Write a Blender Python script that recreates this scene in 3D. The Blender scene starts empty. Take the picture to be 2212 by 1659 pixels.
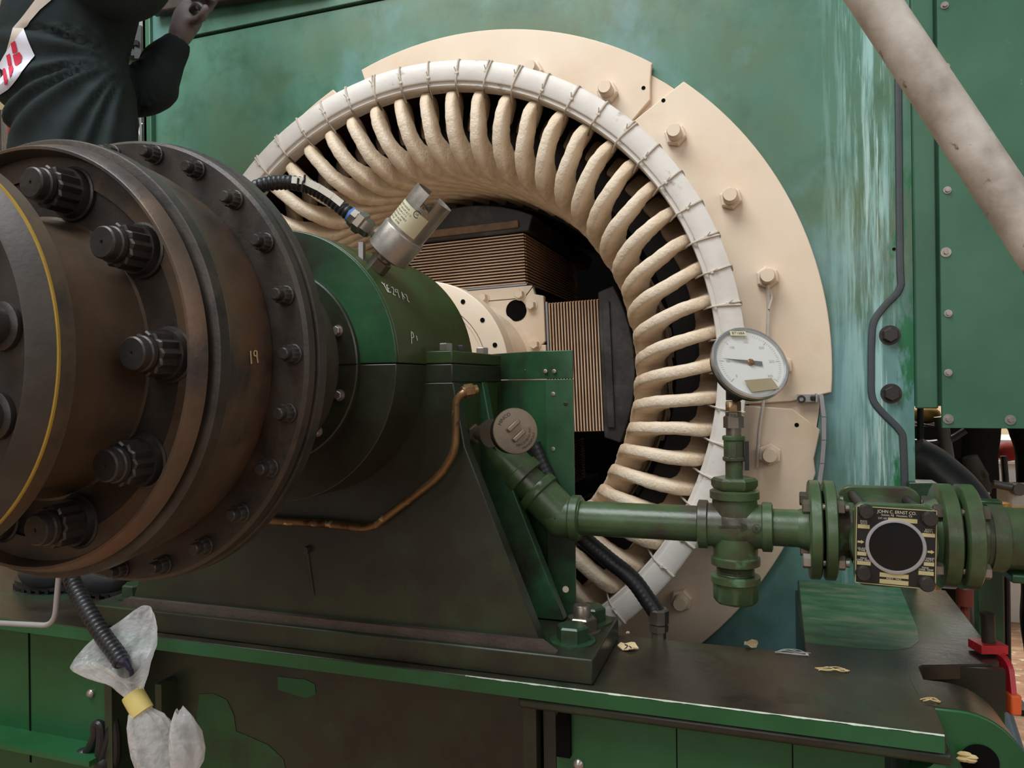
import bpy, bmesh, math, random
from mathutils import Vector, Matrix, noise
from mathutils.bvhtree import BVHTree
random.seed(7)
H = 1.3                       # height of the shaft axis above the floor
PI = math.pi
sc = bpy.context.scene
COL = sc.collection
V = Vector
# ------------------------------------------------------------------ camera
CAMC = V((0.74637, -1.80936, -0.03348))
RT = V((0.946901, 0.321265, -0.0129)); FW = V((-0.321298, 0.946978, -0.0005)); UP = V((0.012055, 0.004618, 0.999917))
F = 1585.6
cam = bpy.data.cameras.new('camera'); cam.sensor_width = 36; cam.sensor_fit = 'HORIZONTAL'
cam.lens = F / 2212 * 36; cam.clip_start = 0.02
co = bpy.data.objects.new('camera', cam); COL.objects.link(co)
co.matrix_world = Matrix.Translation(CAMC + V((0, 0, H))) @ Matrix((RT, UP, -FW)).transposed().to_4x4()
sc.camera = co
def ray(px, py): return RT * ((px - 1106) / F) + FW - UP * ((py - 829.5) / F)
def at(px, py, Y):
    d = ray(px, py); return CAMC + d * ((Y - CAMC.y) / d.y)
def atz(px, py, Z):
    d = ray(px, py); return CAMC + d * ((Z - CAMC.z) / d.z)
def depth(p): return (p - CAMC).dot(FW)
# ------------------------------------------------------------------ materials
def srgb(c):
    f = lambda u: u / 12.92 if u <= .04045 else ((u + .055) / 1.055) ** 2.4
    return tuple(f(x / 255) for x in c) + (1,)
def mat(name, cols, scale=6, rough=.45, metal=0, bump=0, bscale=None, stretch=(1, 1, 1), spots=(), detail=6, spec=.5, rvar=.1, coat=0):
    m = bpy.data.materials.new(name); m.use_nodes = True; nt = m.node_tree; N = nt.nodes; L = nt.links
    b = N['Principled BSDF']; b.inputs['Metallic'].default_value = metal; b.inputs['Specular IOR Level'].default_value = spec
    b.inputs['Coat Weight'].default_value = coat
    tc = N.new('ShaderNodeTexCoord'); mp = N.new('ShaderNodeMapping'); mp.inputs['Scale'].default_value = stretch
    L.new(tc.outputs['Object'], mp.inputs['Vector'])
    def nz(s, d=detail):
        n = N.new('ShaderNodeTexNoise'); n.inputs['Scale'].default_value = s; n.inputs['Detail'].default_value = d
        n.inputs['Roughness'].default_value = .6; L.new(mp.outputs[0], n.inputs['Vector']); return n
    def ramp(sock, stops):
        r = N.new('ShaderNodeValToRGB'); e = r.color_ramp.elements
        while len(e) < len(stops): e.new(.5)
        for i, (p, c) in enumerate(stops): e[i].position = p; e[i].color = c
        L.new(sock, r.inputs[0]); return r
    n = nz(scale); k = len(cols)
    c = ramp(n.outputs[0], [(.3 + .4 * i / max(1, k - 1), srgb(x)) for i, x in enumerate(cols)]).outputs[0]
    for sp in spots:
        col, s, lo, hi = sp[:4]
        tn = N.new('ShaderNodeTexNoise'); tn.inputs['Scale'].default_value = s; tn.inputs['Detail'].default_value = 8; tn.inputs['Roughness'].default_value = .65
        mp2 = N.new('ShaderNodeMapping'); mp2.inputs['Scale'].default_value = sp[4] if len(sp) > 4 else (1, 1, 1)
        mp2.inputs['Location'].default_value = (random.random() * 9, random.random() * 9, random.random() * 9)
        L.new(tc.outputs['Object'], mp2.inputs['Vector']); L.new(mp2.outputs[0], tn.inputs['Vector'])
        r2 = ramp(tn.outputs[0], [(lo, (0, 0, 0, 1)), (hi, (1, 1, 1, 1))])
        fac = r2.outputs[0]
        if len(sp) > 5:                       # extent of a worn patch along x: (x0, x1, soft)
            x0, x1, so = sp[5]
            sx = N.new('ShaderNodeSeparateXYZ'); L.new(tc.outputs['Object'], sx.inputs[0])
            a = N.new('ShaderNodeMapRange'); a.inputs[1].default_value = x0; a.inputs[2].default_value = x0 + so; L.new(sx.outputs[0], a.inputs[0])
            d = N.new('ShaderNodeMapRange'); d.inputs[1].default_value = x1; d.inputs[2].default_value = x1 - so * .3; L.new(sx.outputs[0], d.inputs[0])
            m1 = N.new('ShaderNodeMath'); m1.operation = 'MULTIPLY'; L.new(a.outputs[0], m1.inputs[0]); L.new(d.outputs[0], m1.inputs[1])
            m2 = N.new('ShaderNodeMath'); m2.operation = 'MULTIPLY'; L.new(m1.outputs[0], m2.inputs[0]); L.new(fac, m2.inputs[1]); fac = m2.outputs[0]
        mx = N.new('ShaderNodeMix'); mx.data_type = 'RGBA'; L.new(fac, mx.inputs[0]); L.new(c, mx.inputs[6])
        mx.inputs[7].default_value = srgb(col); c = mx.outputs[2]
    L.new(c, b.inputs['Base Color'])
    rr = N.new('ShaderNodeMapRange'); rr.inputs[3].default_value = max(.03, rough - rvar); rr.inputs[4].default_value = min(1, rough + rvar)
    L.new(n.outputs[0], rr.inputs[0]); L.new(rr.outputs[0], b.inputs['Roughness'])
    if bump:
        bn = nz(bscale or scale * 4); bp = N.new('ShaderNodeBump'); bp.inputs['Strength'].default_value = bump; bp.inputs['Distance'].default_value = .004
        L.new(bn.outputs[0], bp.inputs['Height']); L.new(bp.outputs[0], b.inputs['Normal'])
    return m
M = {}
M['wall'] = mat('green_plate_paint', [(58, 98, 80), (76, 120, 100), (100, 144, 126)], 2.0, .34, bump=.04, bscale=120, stretch=(1, 1, .5),
    spots=[((88, 104, 68), 1.4, .43, .62), ((54, 92, 66), 5, .5, .7), ((108, 148, 150), 1.8, .5, .66, (1, 1, .7)), ((150, 188, 182), 9, .46, .6, (6, 1, .35), (.87, 1.045, .12)), ((172, 196, 186), 16, .56, .64, (5, 1, .22), (.90, 1.04, .1)), ((30, 104, 62), 3, .56, .6, (2, 1, .6), (.95, 1.1, .05))])
M['panel'] = mat('green_panel_paint', [(50, 90, 68), (60, 102, 78), (70, 112, 88)], 3, .36, bump=.04, bscale=140, spots=[((150, 120, 108), 22, .72, .75), ((110, 150, 120), 30, .71, .74)])
M['green'] = mat('green_machine_paint', [(26, 50, 32), (38, 74, 46), (48, 90, 58)], 6, .34, bump=.08, bscale=90, spots=[((40, 36, 28), 4, .5, .66)])
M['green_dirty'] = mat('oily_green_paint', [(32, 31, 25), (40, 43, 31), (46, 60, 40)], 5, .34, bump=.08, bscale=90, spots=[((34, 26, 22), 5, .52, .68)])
M['green_cap'] = mat('bearing_cap_paint', [(44, 58, 30), (52, 66, 34), (46, 84, 48)], 4, .33, bump=.05, bscale=110, spots=[((58, 44, 30), 6, .58, .72)])
M['green_bright'] = mat('fresh_green_paint', [(22, 70, 38), (30, 84, 46), (38, 92, 58)], 4, .4, bump=.05, bscale=120, spots=[((36, 52, 28), 3, .58, .72)])
M['green_pipe'] = mat('pipe_green_paint', [(56, 70, 44), (64, 84, 52), (76, 98, 68)], 12, .3, bump=.15, bscale=60, spots=[((66, 58, 48), 9, .54, .66), ((84, 116, 84), 16, .62, .7)])
M['base'] = mat('oil_stained_base_paint', [(38, 34, 29), (52, 46, 36), (60, 60, 44)], 6, .3, bump=.12, bscale=70, spots=[((40, 66, 48), 4, .54, .7), ((30, 26, 24), 9, .54, .68), ((110, 100, 84), 60, .7, .74)])
M['pad'] = mat('clean_pad_paint', [(46, 78, 52), (60, 96, 66), (82, 112, 84)], 12, .34, bump=.05, stretch=(1, 3, 1), spots=[((104, 116, 90), 9, .52, .66, (1, 3, 1)), ((86, 78, 54), 12, .58, .7, (1, 3, 1)), ((34, 92, 52), 7, .58, .7)])
M['cream'] = mat('cream_insulating_paint', [(220, 196, 168), (228, 206, 180), (232, 212, 190)], 3, .4, bump=.03, bscale=60, spots=[((216, 184, 146), 2.5, .52, .75)])
M['coil'] = mat('varnished_tape', [(206, 180, 148), (224, 202, 174), (232, 214, 192)], 18, .5, bump=.6, bscale=150, stretch=(1, 1, 1), spots=[((188, 142, 100), 10, .56, .78)])
M['ring'] = mat('white_ring_paint', [(204, 194, 184), (217, 209, 200), (226, 219, 211)], 6, .42, bump=.18, bscale=40, spots=[((176, 168, 160), 18, .64, .7)])
M['lash'] = mat('lashing_twine', [(196, 184, 168), (216, 204, 188)], 40, .7, bump=.3)
M['core'] = mat('dark_core_iron', [(20, 16, 15), (30, 25, 22)], 8, .6, bump=.2)
M['rotor_dark'] = mat('blackened_iron', [(34, 30, 28), (54, 50, 48), (80, 78, 78)], 12, .5, .2, bump=.25, spots=[((74, 66, 60), 12, .54, .64)])
M['rotor_scuffed'] = mat('scuffed_iron', [(40, 38, 38), (62, 60, 60), (84, 84, 88)], 12, .5, .2, bump=.25, spots=[((132, 132, 140), 16, .5, .56), ((156, 156, 162), 44, .58, .63)])
M['copper'] = mat('copper_strip', [(208, 164, 126), (226, 190, 154), (234, 204, 172)], 10, .42, .05, bump=.1)
M['strip_gap'] = mat('dark_strip_gap', [(36, 24, 24), (48, 32, 30)], 10, .7)
M['steel_dark'] = mat('dark_rusted_steel', [(50, 45, 41), (66, 58, 52), (82, 72, 64)], 10, .45, .35, bump=.18, bscale=90, spots=[((80, 62, 46), 4, .55, .72), ((38, 35, 34), 9, .56, .68)])
M['rust'] = mat('rust_brown_steel', [(72, 61, 52), (90, 74, 60), (108, 86, 66)], 6, .42, .3, bump=.12, bscale=100, spots=[((116, 76, 50), 4.5, .5, .72), ((58, 52, 49), 7, .52, .66)])
M['bolt_dark'] = mat('dark_bolt_steel', [(56, 52, 50), (72, 67, 63)], 20, .42, .55, bump=.2)
M['bolt_steel'] = mat('zinc_bolt_steel', [(150, 142, 134), (182, 172, 162)], 20, .34, .75, bump=.1)
M['yellow'] = mat('yellow_seam', [(150, 120, 40), (170, 136, 50)], 20, .6)
M['chalk'] = mat('chalk_writing', [(206, 206, 190), (220, 220, 208)], 60, .8)
M['chalk_tan'] = mat('tan_paint_marker', [(176, 152, 112), (196, 170, 130)], 60, .8)
M['silver'] = mat('cast_aluminium', [(118, 112, 104), (148, 141, 132), (172, 165, 156)], 16, .38, .65, bump=.1)
M['nickel'] = mat('nickel_fitting', [(110, 102, 92), (140, 130, 118)], 14, .3, .8)
M['label'] = mat('aged_paper_label', [(188, 180, 146), (204, 198, 168)], 12, .5)
M['ink'] = mat('black_ink', [(34, 32, 32), (40, 38, 38)], 9, .6)
M['black_rubber'] = mat('black_conduit_rubber', [(20, 20, 22), (32, 32, 34)], 16, .42, bump=.1)
M['blue'] = mat('blue_collar', [(70, 120, 190), (80, 132, 200)], 9, .4)
M['tag'] = mat('white_cable_tag', [(196, 190, 172), (216, 210, 196)], 14, .45, spots=[((120, 110, 96), 40, .68, .72)])
M['bronze'] = mat('worn_highlit_bronze', [(110, 84, 56), (136, 106, 72)], 30, .36, .7, bump=.15, spots=[((214, 190, 150), 26, .55, .62), ((66, 48, 36), 20, .56, .66)])  # pale spots put the tube's highlights into its colour
M['head'] = mat('brown_cast_head', [(104, 92, 78), (122, 108, 92)], 16, .42, .5, bump=.15)
M['head_side'] = mat('dark_cast_side', [(40, 36, 32), (52, 46, 40)], 16, .5, .4)
M['dial'] = mat('dial_white', [(222, 220, 212), (232, 231, 226)], 8, .3, spots=[((178, 176, 172), 14, .66, .74)])
M['tape'] = mat('brown_tape', [(132, 120, 92), (154, 142, 112)], 12, .4)
M['bezel'] = mat('bright_bezel', [(176, 176, 176), (206, 204, 200)], 10, .24, .85)
M['plate_black'] = mat('black_nameplate', [(26, 22, 22), (34, 30, 28)], 10, .34)
M['plate_gold'] = mat('brass_nameplate_fields', [(176, 164, 118), (196, 182, 134)], 12, .4, .2)
M['letter'] = mat('plate_lettering', [(196, 190, 170), (206, 200, 182)], 12, .5)
M['glass_dark'] = mat('dark_sight_glass', [(14, 13, 14), (22, 20, 20)], 6, .08)
M['seal'] = mat('sealant_bead', [(54, 60, 60), (70, 74, 76)], 10, .5, bump=.2)
M['pole'] = mat('weathered_grey_pole', [(138, 128, 116), (176, 166, 154), (202, 194, 184)], 14, .5, bump=.15, bscale=60, spots=[((92, 80, 68), 8, .6, .7), ((84, 72, 62), 30, .6, .66), ((112, 92, 70), 4, .6, .76)])
M['overall'] = mat('dark_green_overall', [(25, 32, 32), (32, 40, 40), (40, 49, 48)], 8, .85, bump=.2, bscale=120, spec=.2)
M['trouser'] = mat('black_work_trousers', [(20, 20, 21), (30, 29, 30)], 8, .9, bump=.2, spec=.2)
M['skin'] = mat('dusty_brown_skin', [(92, 78, 76), (112, 98, 98)], 14, .6)
M['glove'] = mat('dirty_grey_glove', [(54, 50, 44), (76, 68, 60)], 18, .8, bump=.3)
M['boot'] = mat('black_boot_leather', [(34, 34, 36), (48, 48, 50)], 12, .5)
M['hair'] = mat('black_hair', [(18, 16, 15), (26, 23, 21)], 40, .7, bump=.5)
M['patch'] = mat('white_patch_cloth', [(206, 208, 222), (222, 222, 232)], 20, .8)
M['red'] = mat('red_print', [(196, 36, 66), (208, 44, 76)], 10, .7)
M['beige'] = mat('beige_reflective_stripe', [(176, 162, 148), (192, 178, 166)], 20, .7)
M['red_paint'] = mat('red_lever_paint', [(184, 34, 48), (206, 44, 58)], 12, .34, spots=[((60, 40, 40), 20, .68, .72)])
M['orange'] = mat('orange_paint', [(226, 92, 40), (238, 106, 52)], 12, .4)
M['cloth_red'] = mat('dark_red_cloth', [(128, 26, 18), (156, 40, 24)], 8, .85)
M['yellow_tape'] = mat('yellow_masking_tape', [(212, 190, 108), (226, 206, 128)], 12, .5, bump=.3)
M['paper'] = mat('torn_paper', [(208, 184, 140), (226, 204, 160)], 20, .7)
M['straw'] = mat('frayed_twine', [(188, 160, 100), (206, 186, 140)], 60, .8)
M['fluff'] = mat('grey_lint', [(168, 160, 156), (190, 184, 180)], 60, .9)
M['brass'] = mat('yellow_brass_casting', [(170, 122, 52), (196, 146, 72)], 8, .45, .3)
M['grey_pipe'] = mat('grey_steel_pipe', [(84, 82, 80), (112, 108, 104)], 6, .4, .5, spots=[((120, 96, 66), 8, .6, .7)])
M['white_box'] = mat('white_cardboard', [(196, 192, 184), (212, 208, 202)], 6, .6)
M['wood_floor'] = mat('worn_plank_floor', [(124, 84, 58), (164, 124, 92), (196, 168, 138)], 5, .6, bump=.3, stretch=(1, 4, 1), spots=[((214, 200, 180), 18, .58, .64)])
M['hall_wall'] = mat('cream_hall_wall', [(202, 188, 152), (216, 202, 168)], 1.5, .7)
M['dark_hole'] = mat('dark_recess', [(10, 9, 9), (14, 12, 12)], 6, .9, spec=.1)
M['lip'] = mat('grey_primed_steel', [(150, 146, 146), (168, 164, 164)], 5, .36, .3)
M['weld'] = mat('grey_brown_weld', [(66, 58, 52), (84, 74, 66)], 22, .5, .2, bump=.4)
M['chip'] = mat('bare_paint_edge', [(168, 176, 158), (204, 206, 192)], 40, .5)
M['slate'] = mat('slate_blue_paint', [(74, 92, 102), (98, 120, 132)], 5, .4)
# clear-ish plastic bag
def bagmat():
    m = bpy.data.materials.new('thin_milky_plastic'); m.use_nodes = True; nt = m.node_tree; N = nt.nodes; L = nt.links
    b = N['Principled BSDF']; b.inputs['Base Color'].default_value = srgb((244, 244, 244)); b.inputs['Roughness'].default_value = .25
    out = N['Material Output']; tr = N.new('ShaderNodeBsdfTransparent'); mx = N.new('ShaderNodeMixShader'); tl = N.new('ShaderNodeBsdfTranslucent'); tl.inputs[0].default_value = srgb((235, 235, 235))
    m2 = N.new('ShaderNodeMixShader'); m2.inputs[0].default_value = .35; L.new(b.outputs[0], m2.inputs[1]); L.new(tl.outputs[0], m2.inputs[2])
    n = N.new('ShaderNodeTexNoise'); n.inputs['Scale'].default_value = 28; tc = N.new('ShaderNodeTexCoord'); L.new(tc.outputs['Object'], n.inputs['Vector'])
    mr = N.new('ShaderNodeMapRange'); mr.inputs[1].default_value = .35; mr.inputs[2].default_value = .65; mr.inputs[3].default_value = .30; mr.inputs[4].default_value = .60; L.new(n.outputs[0], mr.inputs[0])
    lw = N.new('ShaderNodeLayerWeight'); lw.inputs[0].default_value = .45; ad = N.new('ShaderNodeMath'); ad.operation = 'MULTIPLY_ADD'; ad.use_clamp = True; ad.inputs[1].default_value = .5
    L.new(lw.outputs['Facing'], ad.inputs[0]); L.new(mr.outputs[0], ad.inputs[2]); mr = ad
    bn = N.new('ShaderNodeTexNoise'); bn.inputs['Scale'].default_value = 34; bn.inputs['Detail'].default_value = 3; L.new(tc.outputs['Object'], bn.inputs['Vector'])
    bp = N.new('ShaderNodeBump'); bp.inputs['Strength'].default_value = .55; bp.inputs['Distance'].default_value = .02; L.new(bn.outputs[0], bp.inputs['Height'])
    for q in (b, lw, tl): L.new(bp.outputs[0], q.inputs['Normal'])
    L.new(mr.outputs[0], mx.inputs[0]); L.new(tr.outputs[0], mx.inputs[1]); L.new(m2.outputs[0], mx.inputs[2]); L.new(mx.outputs[0], out.inputs[0])
    return m
M['bag'] = bagmat()
def glassmat():
    m = bpy.data.materials.new('dial_cover_glass'); m.use_nodes = True; nt = m.node_tree; N = nt.nodes; L = nt.links
    g = N.new('ShaderNodeBsdfGlossy'); g.inputs['Roughness'].default_value = .12; tr = N.new('ShaderNodeBsdfTransparent'); mx = N.new('ShaderNodeMixShader'); mx.inputs[0].default_value = .1
    L.new(tr.outputs[0], mx.inputs[1]); L.new(g.outputs[0], mx.inputs[2]); L.new(mx.outputs[0], N['Material Output'].inputs[0]); return m
M['glass'] = glassmat()
# ------------------------------------------------------------------ mesh helpers
def NB(): return bmesh.new()
def basis(ax, up=None):
    ax = V(ax).normalized(); t = V(up) if up else (V((0, 0, 1)) if abs(ax.z) < .9 else V((1, 0, 0)))
    u = (t - ax * t.dot(ax)).normalized(); return u, ax.cross(u), ax
def ringf(bm, a, b):
    n = len(a)
    for i in range(n): bm.faces.new((a[i], a[(i + 1) % n], b[(i + 1) % n], b[i]))
def lathe(bm, prof, o=(0, 0, 0), ax=(0, 1, 0), seg=48, mod=None, up=None, caps=True, a0=0., a1=None):
    u, v, ax = basis(ax, up); o = V(o); rs = []
    full = a1 is None; n = seg if full else seg + 1
    for t, r in prof:
        ring = []
        for i in range(n):
            a = a0 + (2 * PI * i / seg if full else (a1 - a0) * i / seg)
            q = r * (mod(a, t) if mod else 1)
            ring.append(bm.verts.new(o + ax * t + (u * math.cos(a) + v * math.sin(a)) * q))
        rs.append(ring)
    for a, b in zip(rs, rs[1:]):
        for i in range(n if full else n - 1): bm.faces.new((a[i], a[(i + 1) % n], b[(i + 1) % n], b[i]))
    if caps and full:
        for k, ring in ((0, rs[0]), (1, rs[-1])):
            if prof[-k][1] > 1e-5: bm.faces.new(ring if k else ring[::-1])
    return rs
def rod(bm, a, b, r, seg=16, r2=None): 
    a, b = V(a), V(b); lathe(bm, [(0, r), ((b - a).length, r if r2 is None else r2)], a, b - a, seg)
def hexp(bm, o, ax, r, h, chamf=.12, up=None):
    c = h * chamf; lathe(bm, [(0, r), (h - c, r), (h, r * .88)], o, ax, 6, up=up)
def cr(pts, n=8):                                  # Catmull-Rom resample
    P = [V(p) for p in pts]; P = [P[0] * 2 - P[1]] + P + [P[-1] * 2 - P[-2]]; out = []
    for i in range(1, len(P) - 2):
        for k in range(n):
            t = k / n; a, b, c, d = P[i - 1:i + 3]
            out.append(.5 * ((2 * b) + (c - a) * t + (2 * a - 5 * b + 4 * c - d) * t * t + (3 * b - a - 3 * c + d) * t ** 3))
    return out + [P[-2]]
def fillet(pts, rad, n=6):
    P = [V(p) for p in pts]; out = [P[0]]
    for a, b, c in zip(P, P[1:], P[2:]):
        d1 = (a - b); d2 = (c - b); l = min(rad, d1.length * .48, d2.length * .48); p = b + d1.normalized() * l; q = b + d2.normalized() * l
        for k in range(n + 1):
            t = k / n; out.append(p * (1 - t) ** 2 + b * 2 * t * (1 - t) + q * t * t)
    return out + [P[-1]]
def tube(bm, pts, r, seg=12, caps=True, mod=None):
    P = [V(p) for p in pts]; n = len(P); rr = r if isinstance(r, (list, tuple)) else [r] * n
    T = [(P[min(i + 1, n - 1)] - P[max(i - 1, 0)]).normalized() for i in range(n)]
    u = basis(T[0])[0]; rs = []
    for i in range(n):
        u = (u - T[i] * u.dot(T[i])).normalized(); w = T[i].cross(u)
        rs.append([bm.verts.new(P[i] + (u * math.cos(2 * PI * k / seg) + w * math.sin(2 * PI * k / seg)) * rr[i]) for k in range(seg)])
    for a, b in zip(rs, rs[1:]): ringf(bm, a, b)
    if caps: bm.faces.new(rs[0][::-1]); bm.faces.new(rs[-1])
def corr(pts, r, pitch, amp=.1, seg=12):           # corrugated hose: resample and modulate the radius
    P = cr(pts, 14); L = [0]
    for a, b in zip(P, P[1:]): L.append(L[-1] + (b - a).length)
    n = int(L[-1] / pitch * 4); Q = []; j = 0
    for i in range(n + 1):
        s = L[-1] * i / n
        while j < len(L) - 2 and L[j + 1] < s: j += 1
        t = (s - L[j]) / max(1e-9, L[j + 1] - L[j]); Q.append(P[j].lerp(P[j + 1], t))
    return Q, [r * (1 + amp * (1, .3, -1, .3)[i % 4]) for i in range(n + 1)]
def box(bm, x0, x1, y0, y1, z0, z1):
    v = [bm.verts.new((x, y, z)) for x in (x0, x1) for y in (y0, y1) for z in (z0, z1)]
    for f in ((0, 1, 3, 2), (4, 6, 7, 5), (0, 4, 5, 1), (2, 3, 7, 6), (0, 2, 6, 4), (1, 5, 7, 3)): bm.faces.new([v[i] for i in f])
def obox(bm, c, ax, ay, az):                        # box from centre and three half vectors
    c, ax, ay, az = V(c), V(ax), V(ay), V(az)
    v = [bm.verts.new(c + ax * i + ay * j + az * k) for i in (-1, 1) for j in (-1, 1) for k in (-1, 1)]
    for f in ((0, 1, 3, 2), (4, 6, 7, 5), (0, 4, 5, 1), (2, 3, 7, 6), (0, 2, 6, 4), (1, 5, 7, 3)): bm.faces.new([v[i] for i in f])
def prism(bm, poly, y0, y1):                        # outline in x, z
    a = [bm.verts.new((p[0], y0, p[1])) for p in poly]; b = [bm.verts.new((p[0], y1, p[1])) for p in poly]
    bm.faces.new(a); bm.faces.new(b[::-1]); ringf(bm, a, b)
def prismz(bm, poly, z0, z1):                       # outline in x, y
    a = [bm.verts.new((p[0], p[1], z0)) for p in poly]; b = [bm.verts.new((p[0], p[1], z1)) for p in poly]
    bm.faces.new(a); bm.faces.new(b[::-1]); ringf(bm, a, b)
def sphere(bm, c, r, sx=1, sy=1, sz=1, seg=16):
    g = bmesh.ops.create_uvsphere(bm, u_segments=seg, v_segments=seg // 2, radius=r)
    for v in g['verts']: v.co = V((v.co.x * sx, v.co.y * sy, v.co.z * sz)) + V(c)
LOC = {}
def fin(name, me, m, parent, loc):
    o = bpy.data.objects.new(name, me); COL.objects.link(o); me.materials.append(m)
    LOC[o.name] = loc
    if parent: o.parent = parent
    else: o.location = loc + V((0, 0, H))
    return o
def obj(name, bm, m, parent=None, loc=None, bevel=0, sharp=.6):
    loc = LOC[parent.name] if parent else V(loc or (0, 0, 0))
    bmesh.ops.recalc_face_normals(bm, faces=bm.faces[:]); bm.normal_update()
    for f in bm.faces: f.smooth = True
    for e in bm.edges:
        if len(e.link_faces) == 2 and e.calc_face_angle(0) > sharp: e.smooth = False
    bmesh.ops.translate(bm, verts=bm.verts[:], vec=-loc)
    me = bpy.data.meshes.new(name); bm.to_mesh(me); bm.free()
    o = fin(name, me, M[m] if isinstance(m, str) else m, parent, loc)
    if bevel:
        b = o.modifiers.new('bevel', 'BEVEL'); b.width = bevel; b.segments = 2; b.limit_method = 'ANGLE'; b.angle_limit = .7
    return o
def tag(o, label, cat, group=None, kind=None):
    o['label'] = label; o['category'] = cat
    if group: o['group'] = group
    if kind: o['kind'] = kind
    return o
def thing(name, label, cat, loc=(0, 0, 0), group=None):
    o = bpy.data.objects.new(name, None); COL.objects.link(o); o.empty_display_size = .05
    LOC[o.name] = V(loc); o.location = V(loc) + V((0, 0, H)); return tag(o, label, cat, group)
def single(name, bm, m, label, cat, loc=(0, 0, 0), group=None, bevel=0): return tag(obj(name, bm, m, None, loc, bevel), label, cat, group)
def remesh(bm, vox, smooth=3):                      # fuse overlapping volumes into one continuous skin
    me = bpy.data.meshes.new('t'); bmesh.ops.recalc_face_normals(bm, faces=bm.faces[:]); bm.to_mesh(me); bm.free()
    o = bpy.data.objects.new('t', me); COL.objects.link(o)
    r = o.modifiers.new('r', 'REMESH'); r.mode = 'VOXEL'; r.voxel_size = vox
    s = o.modifiers.new('s', 'SMOOTH'); s.iterations = smooth; s.factor = .5
    dg = bpy.context.evaluated_depsgraph_get(); ev = o.evaluated_get(dg); m2 = bpy.data.meshes.new_from_object(ev)
    bpy.data.objects.remove(o); b2 = NB(); b2.from_mesh(m2); bpy.data.meshes.remove(m2); return b2
def bvh_of(o):
    b = NB(); b.from_mesh(o.data); t = BVHTree.FromBMesh(b); b.free(); return t, LOC[o.name]
def hit(bv, px, py, off=.0012):
    t, loc = bv; d = ray(px, py).normalized(); h = t.ray_cast(CAMC - loc, d)
    if h[0] is None: return None
    n = h[1] if h[1].dot(d) < 0 else -h[1]
    return h[0] + loc + n * off
_font = {}
def text2d(s, size):
    cu = bpy.data.curves.new('t', 'FONT'); cu.body = s; cu.size = size; cu.align_x = 'CENTER'; cu.align_y = 'CENTER'; cu.resolution_u = 3
    o = bpy.data.objects.new('t', cu); COL.objects.link(o); dg = bpy.context.evaluated_depsgraph_get()
    me = bpy.data.meshes.new_from_object(o.evaluated_get(dg)); bpy.data.objects.remove(o); b = NB(); b.from_mesh(me); bpy.data.meshes.remove(me); return b
def text_to(bm, s, size, f, sx=1., wid=0):                 # set lettering onto a surface: f maps (u, v) to a point
    t = text2d(s, size)
    if wid: xs = [v.co.x for v in t.verts]; sx = wid / (max(xs) - min(xs))
    bmesh.ops.triangulate(t, faces=t.faces[:]); mp = {}
    for v in t.verts:
        p = f(v.co.x * sx, v.co.y)
        if p is not None: mp[v] = bm.verts.new(p)
    for fc in t.faces:
        if all(v in mp for v in fc.verts):
            try: bm.faces.new([mp[v] for v in fc.verts])
            except ValueError: pass
    t.free()
def decal(bm, poly, bv, off=.0015, cuts=4):         # cloth or paint patch laid on a curved surface
    t = NB(); vs = [t.verts.new((p[0], p[1], 0)) for p in poly]; t.faces.new(vs); bmesh.ops.triangulate(t, faces=t.faces[:])
    bmesh.ops.subdivide_edges(t, edges=t.edges[:], cuts=cuts, use_grid_fill=True); mp = {}
    for v in t.verts:
        p = hit(bv, v.co.x, v.co.y, off)
        if p is not None: mp[v] = bm.verts.new(p)
    for fc in t.faces:
        if all(v in mp for v in fc.verts): bm.faces.new([mp[v] for v in fc.verts])
    t.free()
def pol(R, deg, y): a = math.radians(deg); return V((R * math.cos(a), y, R * math.sin(a)))
def stroke(bm, pts, w, f):                          # hand-drawn line strokes given in 2D
    for a, b in zip(pts, pts[1:]):
        a, b = V((a[0], a[1])), V((b[0], b[1])); d = (b - a); n = V((-d.y, d.x)).normalized() * w; k = max(1, int(d.length / 6)); prev = None
        for i in range(k + 1):
            p = a.lerp(b, i / k); A = f(*(p + n)); B = f(*(p - n))
            if A is None or B is None: prev = None; continue
            cur = (bm.verts.new(A), bm.verts.new(B))
            if prev: bm.faces.new((prev[0], prev[1], cur[1], cur[0]))
            prev = cur
def hexbolt(bm, o, ax, r, h, wash=1.35, stud=0, studr=.6, up=None):
    o, ax = V(o), V(ax).normalized()
    if wash: lathe(bm, [(0, r * wash), (h * .12, r * wash)], o, ax, 24)
    hexp(bm, o + ax * h * .12, ax, r, h, up=up)
    if stud: lathe(bm, [(h, r * studr), (h + stud * .85, r * studr), (h + stud, r * studr * .85)], o, ax, 18)
def copy_part(o, parent):
    c = o.copy(); COL.objects.link(c); c.parent = parent; LOC[c.name] = LOC[o.name]; return c
def copy_thing(root, loc, label, group=None, rz=0):
    r = root.copy(); COL.objects.link(r); r.location = V(loc) + V((0, 0, H)); r.rotation_euler.z = rz; r['label'] = label; LOC[r.name] = V(loc)
    for ch in list(root.children):
        c = ch.copy(); COL.objects.link(c); c.parent = r
    return r
FRONT = (0, -1, 0)
# ------------------------------------------------------------------ the hall
bm = NB(); box(bm, -7, 7, -6, 7, -1.36, -1.3); o = obj('floor', bm, 'wood_floor'); o['kind'] = 'structure'
bm = NB(); box(bm, -7, 7, 6.5, 6.6, -1.3, 5); o = obj('wall_back', bm, 'hall_wall'); o['kind'] = 'structure'
bm = NB(); box(bm, -5.1, -5, -6, 6.5, -1.3, 5); o = obj('wall_left', bm, 'hall_wall'); o['kind'] = 'structure'

# ------------------------------------------------------------------ generator casing
gc = thing('generator_casing', 'green painted steel end wall of the generator behind the cream shield', 'generator casing', (0, .06, -1.3))
bm = NB()
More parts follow.
